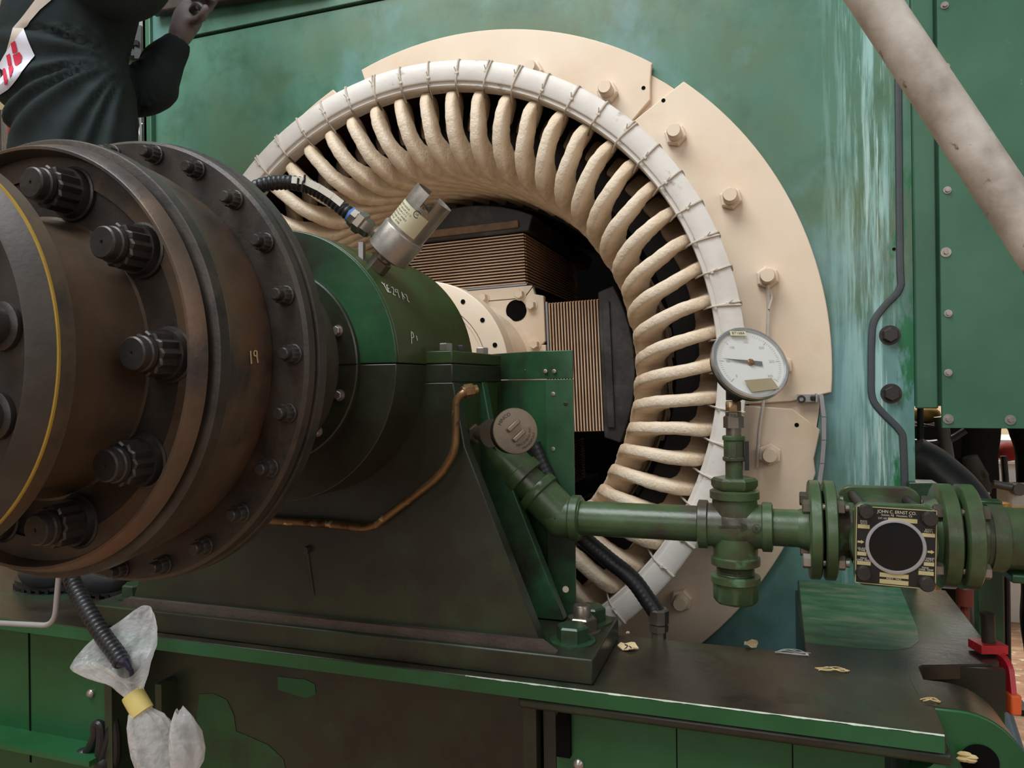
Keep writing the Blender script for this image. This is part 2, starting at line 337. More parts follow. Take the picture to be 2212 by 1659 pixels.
# plate with a round opening: outline split in two halves
def holed(bm, x0, x1, z0, z1, R, y0, y1, n=64):
    for s in (-1, 1):
        arc = [(s * R * math.sin(PI * i / n), R * math.cos(PI * i / n)) for i in range(n + 1)]
        ex = x1 if s > 0 else x0
        prism(bm, [(0, z1)] + arc + [(0, z0), (ex, z0), (ex, z1)], y0, y1)
holed(bm, -1.06, 1.068, -1.25, 1.04, .88, .02, .05)
obj('end_plate', bm, 'wall', gc)
bm = NB(); box(bm, -1.06, 1.117, .012, .05, 1.047, 1.9); obj('upper_plate', bm, 'wall', gc, bevel=.002)
bm = NB(); box(bm, 1.062, 1.15, .024, .06, -.095, 1.9); obj('edge_frame', bm, 'panel', gc)
bm = NB(); lathe(bm, [(.012, .90), (.012, .921), (.02, .921)], (0, 0, 0), (0, 1, 0), 60, a0=math.radians(-114), a1=math.radians(-200), caps=False); obj('dark_gap_band', bm, 'dark_hole', gc)  # near-black band standing in for the shaded gap outside the lower shield
bm = NB(); p = at(2008, 1056, .0); box(bm, 1.05, p.x + .016, -.006, .05, p.z - .05, p.z + .014); obj('lug_block', bm, 'green', gc, bevel=.003)
bm = NB(); box(bm, -1.06, 1.1, .03, .05, 1.03, 1.06); obj('seam_backing', bm, 'dark_hole', gc)
bm = NB(); box(bm, 1.069, 1.113, .008, .022, -.10, 1.9); obj('side_flange', bm, 'panel', gc, bevel=.003)
bm = NB(); box(bm, -1.075, -1.045, .0, .06, -1.2, 1.9); box(bm, -1.075, -1.06, .0, .5, -1.2, 1.9); obj('corner_angle', bm, 'panel', gc, bevel=.003)
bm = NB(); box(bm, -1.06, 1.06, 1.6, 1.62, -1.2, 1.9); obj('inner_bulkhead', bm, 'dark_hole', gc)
bm = NB(); pts = [at(x, y, .018) for x, y in ((1938, -60), (1941, 250), (1944, 560), (1944, 622), (1912, 660), (1889, 692), (1883, 730), (1882, 800), (1884, 858), (1905, 890), (1944, 930), (1951, 960), (1955, 1070))]
tube(bm, cr(pts, 4), .0078, 8)
for v in bm.verts: v.co.y = .019 + (v.co.y - .019) * .5
obj('sealing_bead', bm, 'seal', gc)
for x, y in ((1922, 724), (1925, 850)):
    bm = NB(); p = at(x, y, .02); hexbolt(bm, p, FRONT, .017, .016, 1.3); obj('hex_bolt', bm, 'bolt_dark', gc)
bm = NB(); p = at(1931, 538, .0195); lathe(bm, [(0, .0035), (.001, .0035)], p, FRONT, 12); obj('screw_hole', bm, 'dark_hole', gc)
# dark beam across the top left that the worker holds
bm = NB(); a, b = at(330, 34, -.012), at(700, -26, -.012); obox(bm, (a + b) / 2 + V((0, 0, .028)), (b - a) / 2, (0, .016, 0), (0, 0, .026))
single('lifting_beam', bm, 'steel_dark', 'dark steel bar across the top of the green wall by the gloved hand', 'beam', a, bevel=.004)

# bolted cover on the right
cp = thing('access_cover', 'flat green sheet cover with bolt heads down its left edge, at right', 'cover panel', (1.3, .0, -.14))
bm = NB(); box(bm, 1.117, 1.75, -.004, .006, -.142, 1.9); obj('sheet', bm, 'panel', cp, bevel=.001)
for x, y in ((2040, 12), (2043, 145), (2046, 411), (2043, 545), (2048, 677), (2048, 805), (2048, 905), (2182, 907)):
    bm = NB(); p = at(x, y, -.004)
    lathe(bm, [(0, .0105 if y > 900 or y == 545 else .008), (.002, .0105 if y > 900 or y == 545 else .008)], p, FRONT, 20); lathe(bm, [(.002, .0055), (.007, .005)], p, FRONT, 6)
    obj('screw', bm, 'bolt_steel', cp)
# ------------------------------------------------------------------ cream shield segments
def arc(R, a0, a1, n): return [(R * math.cos(math.radians(a0 + (a1 - a0) * i / n)), R * math.sin(math.radians(a0 + (a1 - a0) * i / n))) for i in range(n + 1)]
SH = [('curved cream shield segment across the top of the ring', arc(.90, 109.5, 55.8, 26) + [(.503, .74), (.499, .70), (.499, .656), (.453, .609)] + arc(.705, 53, 109.8, 20), (75, 60, 90, 105)),
      ('curved cream shield segment on the right behind the dial', arc(.90, 50.0, -4, 28) + [(.812, -.083), (.71, -.0895)] + arc(.705, -7.6, 53, 24) + [(.4535, .607), (.521, .652)], (45, 30, 15, 0)),
      ('lower cream shield segment with a grey lip, behind the valve pipe', [(.71, -.0915), (.815, -.10)] + arc(.885, -9.6, -14, 3) + arc(.897, -16, -118, 40) + arc(.705, -118, -7.9, 36), (-15, -30, -45, -60, -75, -90)),
      ('cream shield segment at upper left beside the worker', arc(.897, 115.9, 240, 40) + arc(.705, 240, 112, 40), (120, 135, 150, 165, 180))]
for lab, poly, bolts in SH:
    t = thing('shield_segment', lab, 'shield segment', (poly[0][0], 0, poly[0][1]), 'cream shield segments')
    bm = NB(); prism(bm, poly, .0, .014); obj('plate', bm, 'cream', t, bevel=.0025)
    for a in bolts:
        p = pol(.79, a, 0); bm = NB(); hexbolt(bm, p, FRONT, .0265, .017, 0, .033, .66, up=(math.sin(a * 9), 0, math.cos(a * 9))); obj('stud_nut', bm, 'cream', t)
    if 'lower' in lab:
        bm = NB(); a = lambda d: math.radians(90 - d)
        lathe(bm, [(-.03, .9215), (.019, .9215), (.019, .945), (-.022, .945), (-.03, .9215)], (0, 0, 0), (0, 1, 0), 60, a0=math.radians(-(90 + 24)) + 0, a1=math.radians(-(90 + 100)), caps=False)
        obj('outer_lip', bm, 'lip', t)
        bm = NB(); pts = [at(x, y, -.008) for x, y in ((1773, 853), (1779, 900), (1779, 950), (1775, 1000), (1769, 1044))]
        for p, q in zip(pts, pts[1:]): obox(bm, (p + q) / 2, (q - p) * .51, (.0045, 0, 0), (0, .012, 0))
        obj('edge_strip', bm, 'lip', t)
        bm = NB(); p = at(1745, 860, -.006); obox(bm, p, (.023, 0, 0), (0, .003, 0), (0, 0, .0085)); q = at(1763, 859, -.018); obox(bm, q, (.0015, 0, 0), (0, .013, 0), (0, 0, .0095)); obj('clip_bracket', bm, 'lip', t)
        bm = NB(); lathe(bm, [(.002, .009), (.006, .009), (.006, .005), (.003, .0045)], at(1731, 862, -.005), FRONT, 16); rod(bm, at(1752, 860, -.01), at(1762, 860, -.014), .006, 6); obj('clip_screw', bm, 'bolt_dark', t)
for lab, (x, y) in zip((0, 1, 2), ((1390, 190), (1433, 217), (1721, 918))):
    t = [o for o in COL.objects if o.name.startswith('shield_segment')][lab]
    bm = NB(); lathe(bm, [(0, .005), (.0006, .005)], at(x, y, 0), FRONT, 14); obj('drilled_hole', bm, 'dark_hole', t)
bm = NB(); tube(bm, cr([pol(.79, 15, -.03) + V((0, 0, -.02)), at(1660, 655, -.02), at(1659, 700, -.02), at(1655, 780, -.02), at(1650, 860, -.02), at(1640, 930, -.02), at(1636, 1000, -.02), at(1634, 1010, -.02)], 5), .0038, 8)
tube(bm, cr([at(1656, 622, -.02), at(1667, 640, -.022), at(1661, 668, -.024)], 4), .003, 6)
single('cord', bm, 'lash', 'pale twisted cord hanging from a cream nut down past the dial', 'cord', pol(.79, 15, -.03))
# ------------------------------------------------------------------ stator
st = thing('stator', 'generator stator with a ring of cream taped coil ends around the dark bore', 'stator', (0, 0, -.9))
bm = NB(); lathe(bm, [(.0145, .725), (.0145, .878), (.03, .878), (.03, .725), (.0145, .725)], caps=False, seg=96); obj('backing_ring', bm, 'cream', st)
bm = NB(); lathe(bm, [(.14, .47), (.14, .86), (.9, .86), (.9, .47), (.14, .47)], caps=False, seg=96, ax=(0, 1, 0)); obj('core', bm, 'core', st)
bm = NB(); lathe(bm, [(-.236, .662), (-.241, .664), (-.241, .6725), (-.247, .673), (-.249, .676), (-.249, .714), (-.246, .719), (-.20, .719), (-.20, .662), (-.236, .662)], seg=120, caps=False); obj('support_ring', bm, 'ring', st)
bm = NB(); lathe(bm, [(-.055, .555), (-.062, .56), (-.062, .70), (.0, .70), (.0, .555), (-.055, .555)], caps=False, seg=96); obj('gap_darkening_ring', bm, 'core', st)  # added dark ring that keeps the gaps between the coil legs dark
bm = NB(); lathe(bm, [(-.205, .698), (-.205, .716), (-.001, .716), (-.001, .698), (-.205, .698)], caps=False, seg=96); obj('bracket_ring', bm, mat('brown_varnished_ring', [(56, 38, 28), (84, 58, 42)], 9, .5), st)
def coil_mesh(seed):
    rnd = random.Random(seed); j = lambda s: rnd.uniform(-s, s)
    key = [(.506, -31.5, .2), (.506, -31, .1), (.506, -22.5, .02), (.506, -13, -.06), (.506, -7.6, -.11), (.508, -4.9, -.148), (.520, -3.4, -.186), (.550, -2.1, -.214), (.592, -1.0, -.2235), (.628, -.3, -.216), (.643, .5, -.185), (.644, 1.6, -.14), (.642, 4, -.09), (.64, 9, -.03)]
    P = cr([pol(R + j(.002), a + j(.15), y + j(.002)) for R, a, y in key], 5); n = len(P); bm = NB(); rs = []
    for i, p in enumerate(P):
        t = (P[min(i + 1, n - 1)] - P[max(i - 1, 0)]).normalized()
        er = V((p.x, 0, p.z)).normalized(); et = V((0, 1, 0)).cross(er)
        w = (et - t * et.dot(t)).normalized(); h = t.cross(w)
        ring = []; ex = .5; wob = 1 + .02 * math.sin(i * 2.1 + seed) + j(.008); lg = min(1, max(0, (31 - i) / 12)) * min(1, max(0, (i - 6) / 7)) - .55 * max(0, 1 - i / 11)
        nose = max(0, 1 - abs(i - 39) / 20)
        for k in range(20):
            a = 2 * PI * k / 20; c, s = math.cos(a), math.sin(a)
            x = math.copysign(abs(c) ** ex, c) * (.0136 + .0046 * lg) * wob; y = math.copysign(abs(s) ** ex, s) * (.0315 - .004 * min(1, max(0, (i - 27) / 18))) * wob
            q = p + w * x + h * y
            q += (w * c + h * s) * (.0009 * noise.noise(q * 60 + V((seed, 0, 0))) + .0004 * noise.noise(q * 210))
            ring.append(bm.verts.new(q))
        rs.append(ring)
    for a, b in zip(rs, rs[1:]): ringf(bm, a, b)
    bm.faces.new(rs[0]); bm.faces.new(rs[-1][::-1]); return bm
protos = [obj('coil_end', coil_mesh(s), 'coil', st, sharp=1.2) for s in range(5)]
def spin(o, deg): o.matrix_local = Matrix.Translation(-LOC['stator']) @ Matrix.Rotation(-math.radians(deg), 4, 'Y') @ Matrix.Translation(LOC['stator'])
for i in range(60):
    o = protos[i] if i < 5 else copy_part(protos[(i * 7 + i // 5) % 5], st); spin(o, 6 * i)
def lash_mesh(s):
    bm = NB(); r = random.Random(s)
    for k in (0, 1):
        d = r.uniform(-.35, .35); pts = [pol(.645, .3, -.22), pol(.662, .2, -.2425), pol(.674, .1, -.2495), pol(.69, d * .3, -.251), pol(.714, -.2 + d, -.2505), pol(.7205, -.25 + d, -.244), pol(.7205, -.2, -.20)]
        tube(bm, cr(pts, 4), .0022, 6)
    c = pol(.68 + .02 * r.random(), .05, -.2515); sphere(bm, c, .0042, 1, .6, 1.2, 8); tube(bm, [c, c + pol(.012, 90 * r.random(), -.006)], .0013, 5); return bm
lp = [obj('lashing', lash_mesh(s), 'lash', st) for s in range(3)]
for i in range(60):
    o = lp[i] if i < 3 else copy_part(lp[(i * 5 + i // 3) % 3], st); spin(o, 6 * i + 4.2)
# ------------------------------------------------------------------ rotor (turned 2 degrees)
ro = thing('rotor', 'salient pole rotor with copper strip coils and cream hub inside the stator', 'rotor', (0, .4, 0))
TAU = math.radians(-1.8)
def rot4(k): return Matrix.Rotation(-k * PI / 2 + TAU, 4, 'Y')
def xf(bm, m): bmesh.ops.transform(bm, matrix=m, verts=bm.verts[:]); return bm
for k in range(4):
    m = rot4(k)
    bm = NB()                                        # strips: thin copper plates on edge, stacked outward along local z
    n = 17
    for i in range(n):
        z = .229 + (.357 - .229) * i / (n - 1)
        box(bm, -.168, .168, .04, .10, z - .0015, z + .0015)
        for s in (-1, 1): box(bm, min(s * .125, s * .17), max(s * .125, s * .17), .05, .62, z - .0015, z + .0015)
    obj('copper_strips', xf(bm, m), 'copper', ro)
    bm = NB(); box(bm, -.164, .164, .047, .60, .224, .36); obj('strip_insulation', xf(bm, m), 'strip_gap', ro)
    bm = NB(); box(bm, -.172, .172, .036, .12, .2205, .2255); obj('coil_collar', xf(bm, m), 'lip', ro)
    bm = NB(); prism(bm, [(-.185, .362)] + [(.185, .362)] + [(.448 * math.sin(a), .448 * math.cos(a)) for a in [.46 - .92 * i / 16 for i in range(17)]], .03, .75); obj('pole_shoe', xf(bm, m), 'rotor_scuffed' if k == 1 else 'rotor_dark', ro, bevel=.003)
    bm = NB(); box(bm, -.16, .16, .022, .04, .372, .392); obj('shoe_packer', xf(bm, m), mat('oily_packer', [(92, 70, 50), (128, 96, 66), (70, 62, 56)], 14, .5) if k == 0 else 'rotor_dark', ro, bevel=.002)
    bm = NB(); c = .218; prism(bm, [(-.06, .05), (c - .02, .05), (c, .07), (c, .188), (.194, .194 + .0), (.188, c), (.0, c), (-.06, c)], .03, .05)
    obj('hub_plate', xf(bm, m), 'cream', ro, bevel=.002)
    bm = NB(); box(bm, .052, .166, .0292, .0302, .1855, .1870); obox(bm, (.180, .0297, .203), (.0145, 0, .0165), (0, .0005, 0), (-.0006, 0, .0005)); obj('plate_joint', xf(bm, m), 'dark_hole', ro)
    bm = NB(); p = V((.142, .0295, .155)); lathe(bm, [(0, .0285), (.001, .0285)], p, FRONT, 28); obj('vent_hole', xf(bm, m), 'dark_hole', ro)
    for x, z in ((.052, .196), (.155, .196), (.185, .165), (.19, .062)):
        bm = NB(); hexbolt(bm, (x, .03, z), FRONT, .0125, .016, 1.3); obj('hub_bolt', xf(bm, m), 'cream', ro)
bm = NB(); lathe(bm, [(.03, .186), (.02, .176), (-.02, .170), (-.10, .172), (-.18, .180), (-.2, .184), (-.2, .2085), (-.248, .2085), (-.25, .205), (-.25, .150), (-.248, .149), (-.248, .10)], seg=72, caps=False); obj('hub_flange', bm, 'cream', ro)
for i in range(18):
    bm = NB(); lathe(bm, [(0, .0055), (.001, .0055)], pol(.186, 17 + 20 * i, -.2503), FRONT, 14); obj('flange_hole', bm, 'dark_hole', ro)
bm = NB(); lathe(bm, [(-.2507, .1565), (-.2507, .1575)], seg=72, caps=False); obj('flange_joint', bm, 'dark_hole', ro)
bm = NB(); lathe(bm, [(-.249, .10), (-.5, .10)], seg=40, caps=True); obj('shaft', bm, 'cream', ro)
# ------------------------------------------------------------------ bearing pedestal
bp = thing('bearing_pedestal', 'dark green bearing pedestal standing on the base in front of the stator', 'bearing pedestal', (0, -.61, -.492))
def half(top):                                     # half shell profile, outline in x, z
    s = 1 if top else -1; o = [(.2195 * math.cos(PI * i / 48), s * .2195 * math.sin(PI * i / 48)) for i in range(49)]
    i_ = [(.10 * math.cos(PI - PI * i / 24), s * .10 * math.sin(PI - PI * i / 24)) for i in range(25)]
    g = .0008 * s; return [(x, z + g) for x, z in o + i_]
bm = NB(); prism(bm, half(True), -.805, -.799); front_cap = obj('front_housing', bm, 'green', bp, bevel=.0015)
bm = NB(); prism(bm, [(x * 1.004, z * 1.004 if z > .002 else z) for x, z in half(True)], -.7985, -.49); cap = obj('bearing_cap', bm, 'green_cap', bp, bevel=.0015)
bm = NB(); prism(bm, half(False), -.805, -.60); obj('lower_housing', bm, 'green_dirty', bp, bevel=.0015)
for s in (1, -1):
    bm = NB(); box(bm, min(s * .19, s * .267), max(s * .19, s * .267), -.70, -.46, .0015, .0225); obj('cap_flange', bm, 'green_cap', bp, bevel=.002)
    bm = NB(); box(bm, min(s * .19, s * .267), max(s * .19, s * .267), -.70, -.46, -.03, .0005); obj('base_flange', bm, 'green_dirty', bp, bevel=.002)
    for y, mm, rr in ((-.672, 'bolt_steel', .012), (-.60, 'bolt_dark', .009), (-.50, 'bolt_steel', .012)):
        bm = NB(); hexbolt(bm, (s * .243, y, .0225), (0, 0, 1), rr, .012, 0); obj('cap_bolt', bm, mm, bp)
PF = [(-.415, -.45), (-.287, -.135), (-.268, -.03), (.268, -.03), (.287, -.135), (.415, -.45)]
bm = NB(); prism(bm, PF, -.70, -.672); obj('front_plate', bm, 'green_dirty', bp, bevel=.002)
bm = NB(); prism(bm, [(x, z) for x, z in PF], -.565, -.54); obj('rear_plate', bm, 'green', bp, bevel=.002)
bm = NB(); box(bm, -.262, .262, -.675, -.47, -.452, -.028); obj('core_box', bm, 'green_cap', bp, bevel=.002)
bm = NB(); prism(bm, [(-.44, -.4525), (.44, -.4525), (.416, -.437), (-.416, -.437)], -.712, -.698); obj('weld_seam', bm, 'weld', bp)
bm = NB(); box(bm, -.5, .5, -.722, -.508, -.4915, -.4525); obj('foot_plate', bm, 'green_dirty', bp, bevel=.0025)
for s in (1, -1):
    for k, y in enumerate((-.652, -.598, -.545)):
        bm = NB(); p = (s * (.452 + .003 * k), y, -.4525)
        if k == 1: hexbolt(bm, p, (0, 0, 1), .025, .022, 1.25, .022, .6)
        else: hexbolt(bm, p, (0, 0, 1), .0265, .024, 1.4)
        obj('foot_bolt', bm, 'nickel' if k == 1 else 'green', bp)
bm = NB(); lathe(bm, [(-.800, .157), (-.812, .157), (-.814, .155), (-.814, .09), (-.8, .09)], seg=72, caps=False); seal = obj('seal_cover', bm, 'green_dirty', bp)
for a in (53, 23, -21, -51, 83, 113, -83, -113, 157, 203):
    bm = NB(); hexbolt(bm, pol(.134, a, -.814), FRONT, .0068, .007, 1.35); obj('seal_bolt', bm, 'bolt_steel', bp)
bm = NB(); box(bm, .0, .157, -.8147, -.8135, -.0006, .0006); obj('split_line', bm, 'dark_hole', bp)
bm = NB(); p = at(665, 1187, -.70); rod(bm, p, p + V((0, -.01, 0)), .007, 8); tube(bm, cr([p + V((0, -.004, -.004)), p + V((0.004, -.003, -.03)), p + V((.012, -.002, -.08))], 4), .0012, 5); obj('plug', bm, 'bolt_dark', bp)
# handwriting on the cap
bv = bvh_of(cap); f = lambda x, y: hit(bv, x, y)
bm = NB(); s = 9.22
W = lambda pts: [(796 + x / s, 606 + y / s) for x, y in pts]
for pts in ([(248, 38), (300, 95), (308, 60)], [(300, 95), (378, 240)], [(345, 95), (395, 240), (440, 240)], [(345, 95), (378, 105)], [(370, 165), (400, 165)], [(438, 145), (470, 140), (492, 190), (488, 262), (475, 275), (530, 305)], [(515, 185), (570, 190), (575, 240), (605, 352)], [(520, 190), (530, 235), (580, 240)], [(645, 235), (680, 385)], [(650, 240), (715, 360)], [(670, 315), (700, 325)], [(705, 280), (735, 285), (760, 340), (765, 400), (805, 442)], [(840, 1018), (848, 1262)], [(840, 1018), (878, 1060), (888, 1130), (850, 1145)], [(940, 1100), (962, 1200)]):
    if pts[0] == (840, 1018) and pts[1][0] == 848: obj('chalk_code', bm, 'chalk', bp); bm = NB()
    stroke(bm, W(pts), .75, f)
obj('chalk_initial', bm, 'chalk', bp)
# ------------------------------------------------------------------ air guard (sheet metal) behind the pedestal
ag = thing('air_guard', 'folded bright green sheet guard with rivets between pedestal and stator', 'guard', (.35, -.45, -.46))
plan = [(.235, -.425), (.348, -.50), (.42, -.499), (.42, -.495), (.349, -.496), (.235, -.42)]
bm = NB(); prismz(bm, plan, -.47, -.0265); obj('lower_sheet', bm, 'green', ag, bevel=.0012)
bm = NB(); prismz(bm, [(x, y - .001) for x, y in plan], -.0255, .0265); obj('upper_sheet', bm, 'green', ag, bevel=.0012)
bm = NB(); box(bm, .369, .421, -.503, -.499, -.47, -.028); obj('edge_strip', bm, 'green', ag)
for x, y, sz in ((1178, 802, 1), (1197, 802, 1), (1195, 851, 1), (1195, 970, 1), (1222, 872, .9)):
    bm = NB(); p = at(x, y, -.503); lathe(bm, [(0, .0042 * sz), (.0012, .0038 * sz), (.0018, .0018), (.0006, .0012)], p, FRONT, 16); obj('rivet', bm, 'bolt_steel' if y != 872 else 'bolt_dark', ag)
for x, y in ((1090, 803), (1109, 802), (1135, 800)):
    bm = NB(); k = (x - 1083) / 72; p = at(x, y, -.425 - .075 * k - .004); sphere(bm, p, .0025); obj('rivet', bm, 'green', ag)
bm = NB(); lathe(bm, [(0, .006), (.001, .006)], at(1222, 1273, -.503), FRONT, 16); obj('punched_hole', bm, 'cream', ag)
# ------------------------------------------------------------------ shaft coupling
cg = thing('shaft_coupling', 'large dark rusty flanged gear coupling on the shaft at left', 'coupling', (0, -1.2, 0))
bm = NB(); lathe(bm, [(-1.2, .236), (-1.197, .2385), (-1.15, .2335), (-1.115, .226), (-1.111, .224)], seg=128, caps=False); sleeve = obj('sleeve', bm, 'rust', cg)
bm = NB(); lathe(bm, [(-1.2135, .19), (-1.2135, .2375), (-1.2125, .2395), (-1.2, .2405), (-1.199, .2385), (-1.199, .236)], seg=128, caps=False); obj('sleeve_lip', bm, 'steel_dark', cg)
bm = NB(); lathe(bm, [(-1.111, .12), (-1.111, .266), (-1.107, .270), (-1.097, .271), (-1.096, .268), (-1.092, .268), (-1.091, .273), (-1.077, .273), (-1.074, .268), (-1.074, .12)], seg=128, caps=False); obj('rear_flange', bm, 'steel_dark', cg)
bm = NB(); lathe(bm, [(-1.074, .245), (-1.045, .238), (-1.04, .205), (-.98, .19), (-.90, .168), (-.868, .158), (-.866, .154), (-.866, .10), (-.81, .10)], seg=96, caps=False); obj('rear_hub', bm, 'steel_dark', cg)
bm = NB(); lathe(bm, [(-1.212, .140), (-1.212, .218), (-1.2365, .2205), (-1.238, .2215), (-1.238, .2245), (-1.237, .2256), (-1.221, .2315), (-1.2195, .2305), (-1.2195, .195)], seg=128, caps=False); obj('bolt_flange', bm, 'rust', cg)
bm = NB(); lathe(bm, [(-1.2135, .141), (-1.2165, .1415), (-1.2165, .2195), (-1.2135, .220)], seg=128, caps=False); obj('flange_face', bm, 'steel_dark', cg)
bm = NB(); lathe(bm, [(-1.214, .160), (-1.218, .152), (-1.235, .148), (-1.325, .146), (-1.331, .149), (-1.332, .150)], seg=96, caps=False); obj('front_hub', bm, 'rust', cg)
bm = NB(); lathe(bm, [(-1.331, .14), (-1.331, .188), (-1.334, .1915), (-1.3485, .1915)], seg=128, caps=False); obj('front_rim', bm, 'rust', cg)
bm = NB(); lathe(bm, [(-1.3485, .1915), (-1.3505, .1915), (-1.3505, .189)], seg=128, caps=False); obj('yellow_seam', bm, 'yellow', cg)
bm = NB(); lathe(bm, [(-1.3505, .1895), (-1.354, .187), (-1.366, .176), (-1.367, .174), (-1.361, .172), (-1.361, .05)], seg=128, caps=False); obj('front_cover', bm, mat('greasy_dark_cover', [(48, 42, 37), (58, 51, 45), (72, 63, 55)], 12, .55, .1, bump=.2), cg)
bm = NB(); lathe(bm, [(-1.37, .06), (-1.9, .06)], seg=32); obj('drive_shaft', bm, 'steel_dark', cg)
for i in range(10):
    p = pol(.183, 36 * i, -1.2165); bm = NB()
    lathe(bm, [(0, .029), (.004, .029), (.005, .0265), (.012, .025)], p, FRONT, 28)
    lathe(bm, [(.012, .0215), (.033, .0212), (.035, .0195)], p, FRONT, 48, mod=lambda a, t: 1 + .07 * math.cos(12 * a))
    lathe(bm, [(.035, .0165), (.0365, .0178), (.041, .0178), (.0425, .0165), (.044, .0165), (.050, .016), (.0515, .0145), (.0515, .002), (.050, .0015)], p, FRONT, 32)
    obj('flange_bolt', bm, 'bolt_dark', cg)
    bm = NB(); lathe(bm, [(0, .0072), (.0006, .0072)], pol(.204, 36 * i + 19, -1.2168), FRONT, 18); obj('jack_hole', bm, 'dark_hole', cg)
for i in range(24):
    p = pol(.2535, 15 * i + .6, -1.111); bm = NB()
    lathe(bm, [(0, .0112), (.003, .0112), (.004, .0095)], p, FRONT, 22); lathe(bm, [(.004, .0098), (.013, .0096), (.014, .009)], p, FRONT, 24, mod=lambda a, t: 1 + .06 * math.cos(12 * a)); lathe(bm, [(.014, .0066), (.021, .0066), (.0225, .0055)], p, FRONT, 16)
    obj('rim_bolt', bm, 'bolt_dark', cg)
for i in range(12):
    p = pol(.146, 30 * i + 8, -1.361); bm = NB(); lathe(bm, [(0, .021), (.005, .021), (.007, .018)], p, FRONT, 24); lathe(bm, [(.006, .0155), (.026, .015), (.028, .013)], p, FRONT, 24); lathe(bm, [(.028, .009), (.04, .009), (.042, .007)], p, FRONT, 18); obj('cover_bolt', bm, 'bolt_dark', cg)
bv = bvh_of(sleeve); f2 = lambda x, y: hit(bv, x, y)
bm = NB(); stroke(bm, [(539, 758), (541, 786)], 1.6, f2); stroke(bm, [(552, 769), (547, 768), (546, 761), (549, 757), (553, 759), (553, 770), (555, 784)], 1.5, f2); obj('painted_number', bm, 'chalk_tan', cg)
# ------------------------------------------------------------------ vibration sensor on the cap
base = hit(bvh_of(cap), 812, 580, 0) or pol(.2195, 55, -.68)
rad = V((base.x, 0, base.z)).normalized()
ux, uy, _ = basis(rad, (0, 1, 0))
sn = thing('sensor', 'silver cylindrical sensor with slotted top and paper label on the bearing cap', 'sensor', base)
S_ = depth(base + rad * .08) / F
bm = NB(); hexp(bm, base, rad, 24 * S_, 26 * S_, up=(0, 1, 0)); lathe(bm, [(20 * S_, 19 * S_), (40 * S_, 19 * S_)], base, rad, 24); obj('hex_base', bm, 'nickel', sn)
bm = NB(); lathe(bm, [(34 * S_, 30 * S_), (40 * S_, 44 * S_), (42 * S_, 49 * S_), (100 * S_, 50 * S_), (103 * S_, 48.5 * S_), (105 * S_, 45 * S_)], base, rad, 48); obj('body', bm, 'silver', sn)
bm = NB(); n = 64                                        # slotted cap wall
side = (V((0, -1, 0)) - rad * 0).normalized()
fa = math.atan2(side.dot(uy), side.dot(ux))
z0, z1, z2 = 104 * S_, 172 * S_, 203 * S_
Ro, Ri = 45 * S_, 42 * S_
lathe(bm, [(z0, Ro), (z1, Ro), (z1, Ri), (z0, Ri)], base, rad, n, up=(0, 1, 0))
for c0 in (0, PI):
    a0 = fa + .5 + c0 + .25; a1 = a0 + PI - .5
    lathe(bm, [(z1 - .0005, Ro), (z2, Ro), (z2, Ri), (z1 - .0005, Ri), (z1 - .0005, Ro)], base, rad, 28, up=(0, 1, 0), a0=a0, a1=a1, caps=False)
obj('slotted_cap', bm, 'silver', sn)
bm = NB(); lathe(bm, [(z1 - .006, Ri), (z1 - .004, Ri)], base, rad, 32); p = base + rad * (z1 - .004); sphere(bm, p + side * .012, .007); obj('cap_core', bm, 'bronze', sn)
bm = NB(); lathe(bm, [(110 * S_, Ro * 1.006), (160 * S_, Ro * 1.006)], base, rad, 40, up=(0, 1, 0), a0=fa - 1.75, a1=fa + 1.0, caps=False); obj('label', bm, 'label', sn)
bm = NB()
cyl = lambda u, v: base + rad * (135 * S_ + v) + (ux * math.cos(fa - .35 + u / Ro) + uy * math.sin(fa - .35 + u / Ro)) * Ro * 1.012
for k, l in enumerate(('VIBRATION SENSOR', 'CLASS I DIV 1 GROUPS B C D', 'CLASS II GROUPS E F G', 'KEEP COVER TIGHT WHILE', 'CIRCUITS ARE ALIVE', 'MAX 28 V DC  30 MA')): text_to(bm, l, .0042, lambda u, v, k=k: cyl(u - .008, .012 - k * .0052 + v))
text_to(bm, 'SA', .0055, lambda u, v: cyl(u + .024, .0155 + v))
for k in range(22):
    a, b = .7 + 4.9 * k / 22, .7 + 4.9 * (k + 1) / 22; q = [cyl(.024 + r * math.cos(t), .0155 + r * math.sin(t)) for r, t in ((.0046, a), (.0058, a), (.0058, b), (.0046, b))]; bm.faces.new([bm.verts.new(x) for x in q])
obj('label_print', bm, 'ink', sn)
def onpx(px, py, ref): d = ray(px, py); return CAMC + d * (depth(ref) / d.dot(FW))
mid = base + rad * 62 * S_
bm = NB(); p0 = onpx(812, 500, mid); p1 = onpx(770, 462, mid); ax = (p1 - p0); rod(bm, mid, p0, 17 * S_, 18); obj('side_outlet', bm, 'silver', sn)
bm = NB(); q = onpx(855, 552, mid) + V((0, -.03, 0)); hexp(bm, onpx(862, 548, mid) + V((0, -.008, 0)), (.3, -.9, -.4), 14 * S_, .014); lathe(bm, [(.014, 9 * S_), (.016, 9 * S_), (.016, 4 * S_), (.012, 3 * S_)], onpx(862, 548, mid) + V((0, -.008, 0)), (.3, -.9, -.4), 20); obj('blank_plug', bm, 'bronze', sn)
bm = NB(); p = onpx(782, 555, base); obox(bm, p, RT * 5 * S_, FW * 14 * S_, (UP * 30 * S_)); obj('ground_strap', bm, 'lip', sn)
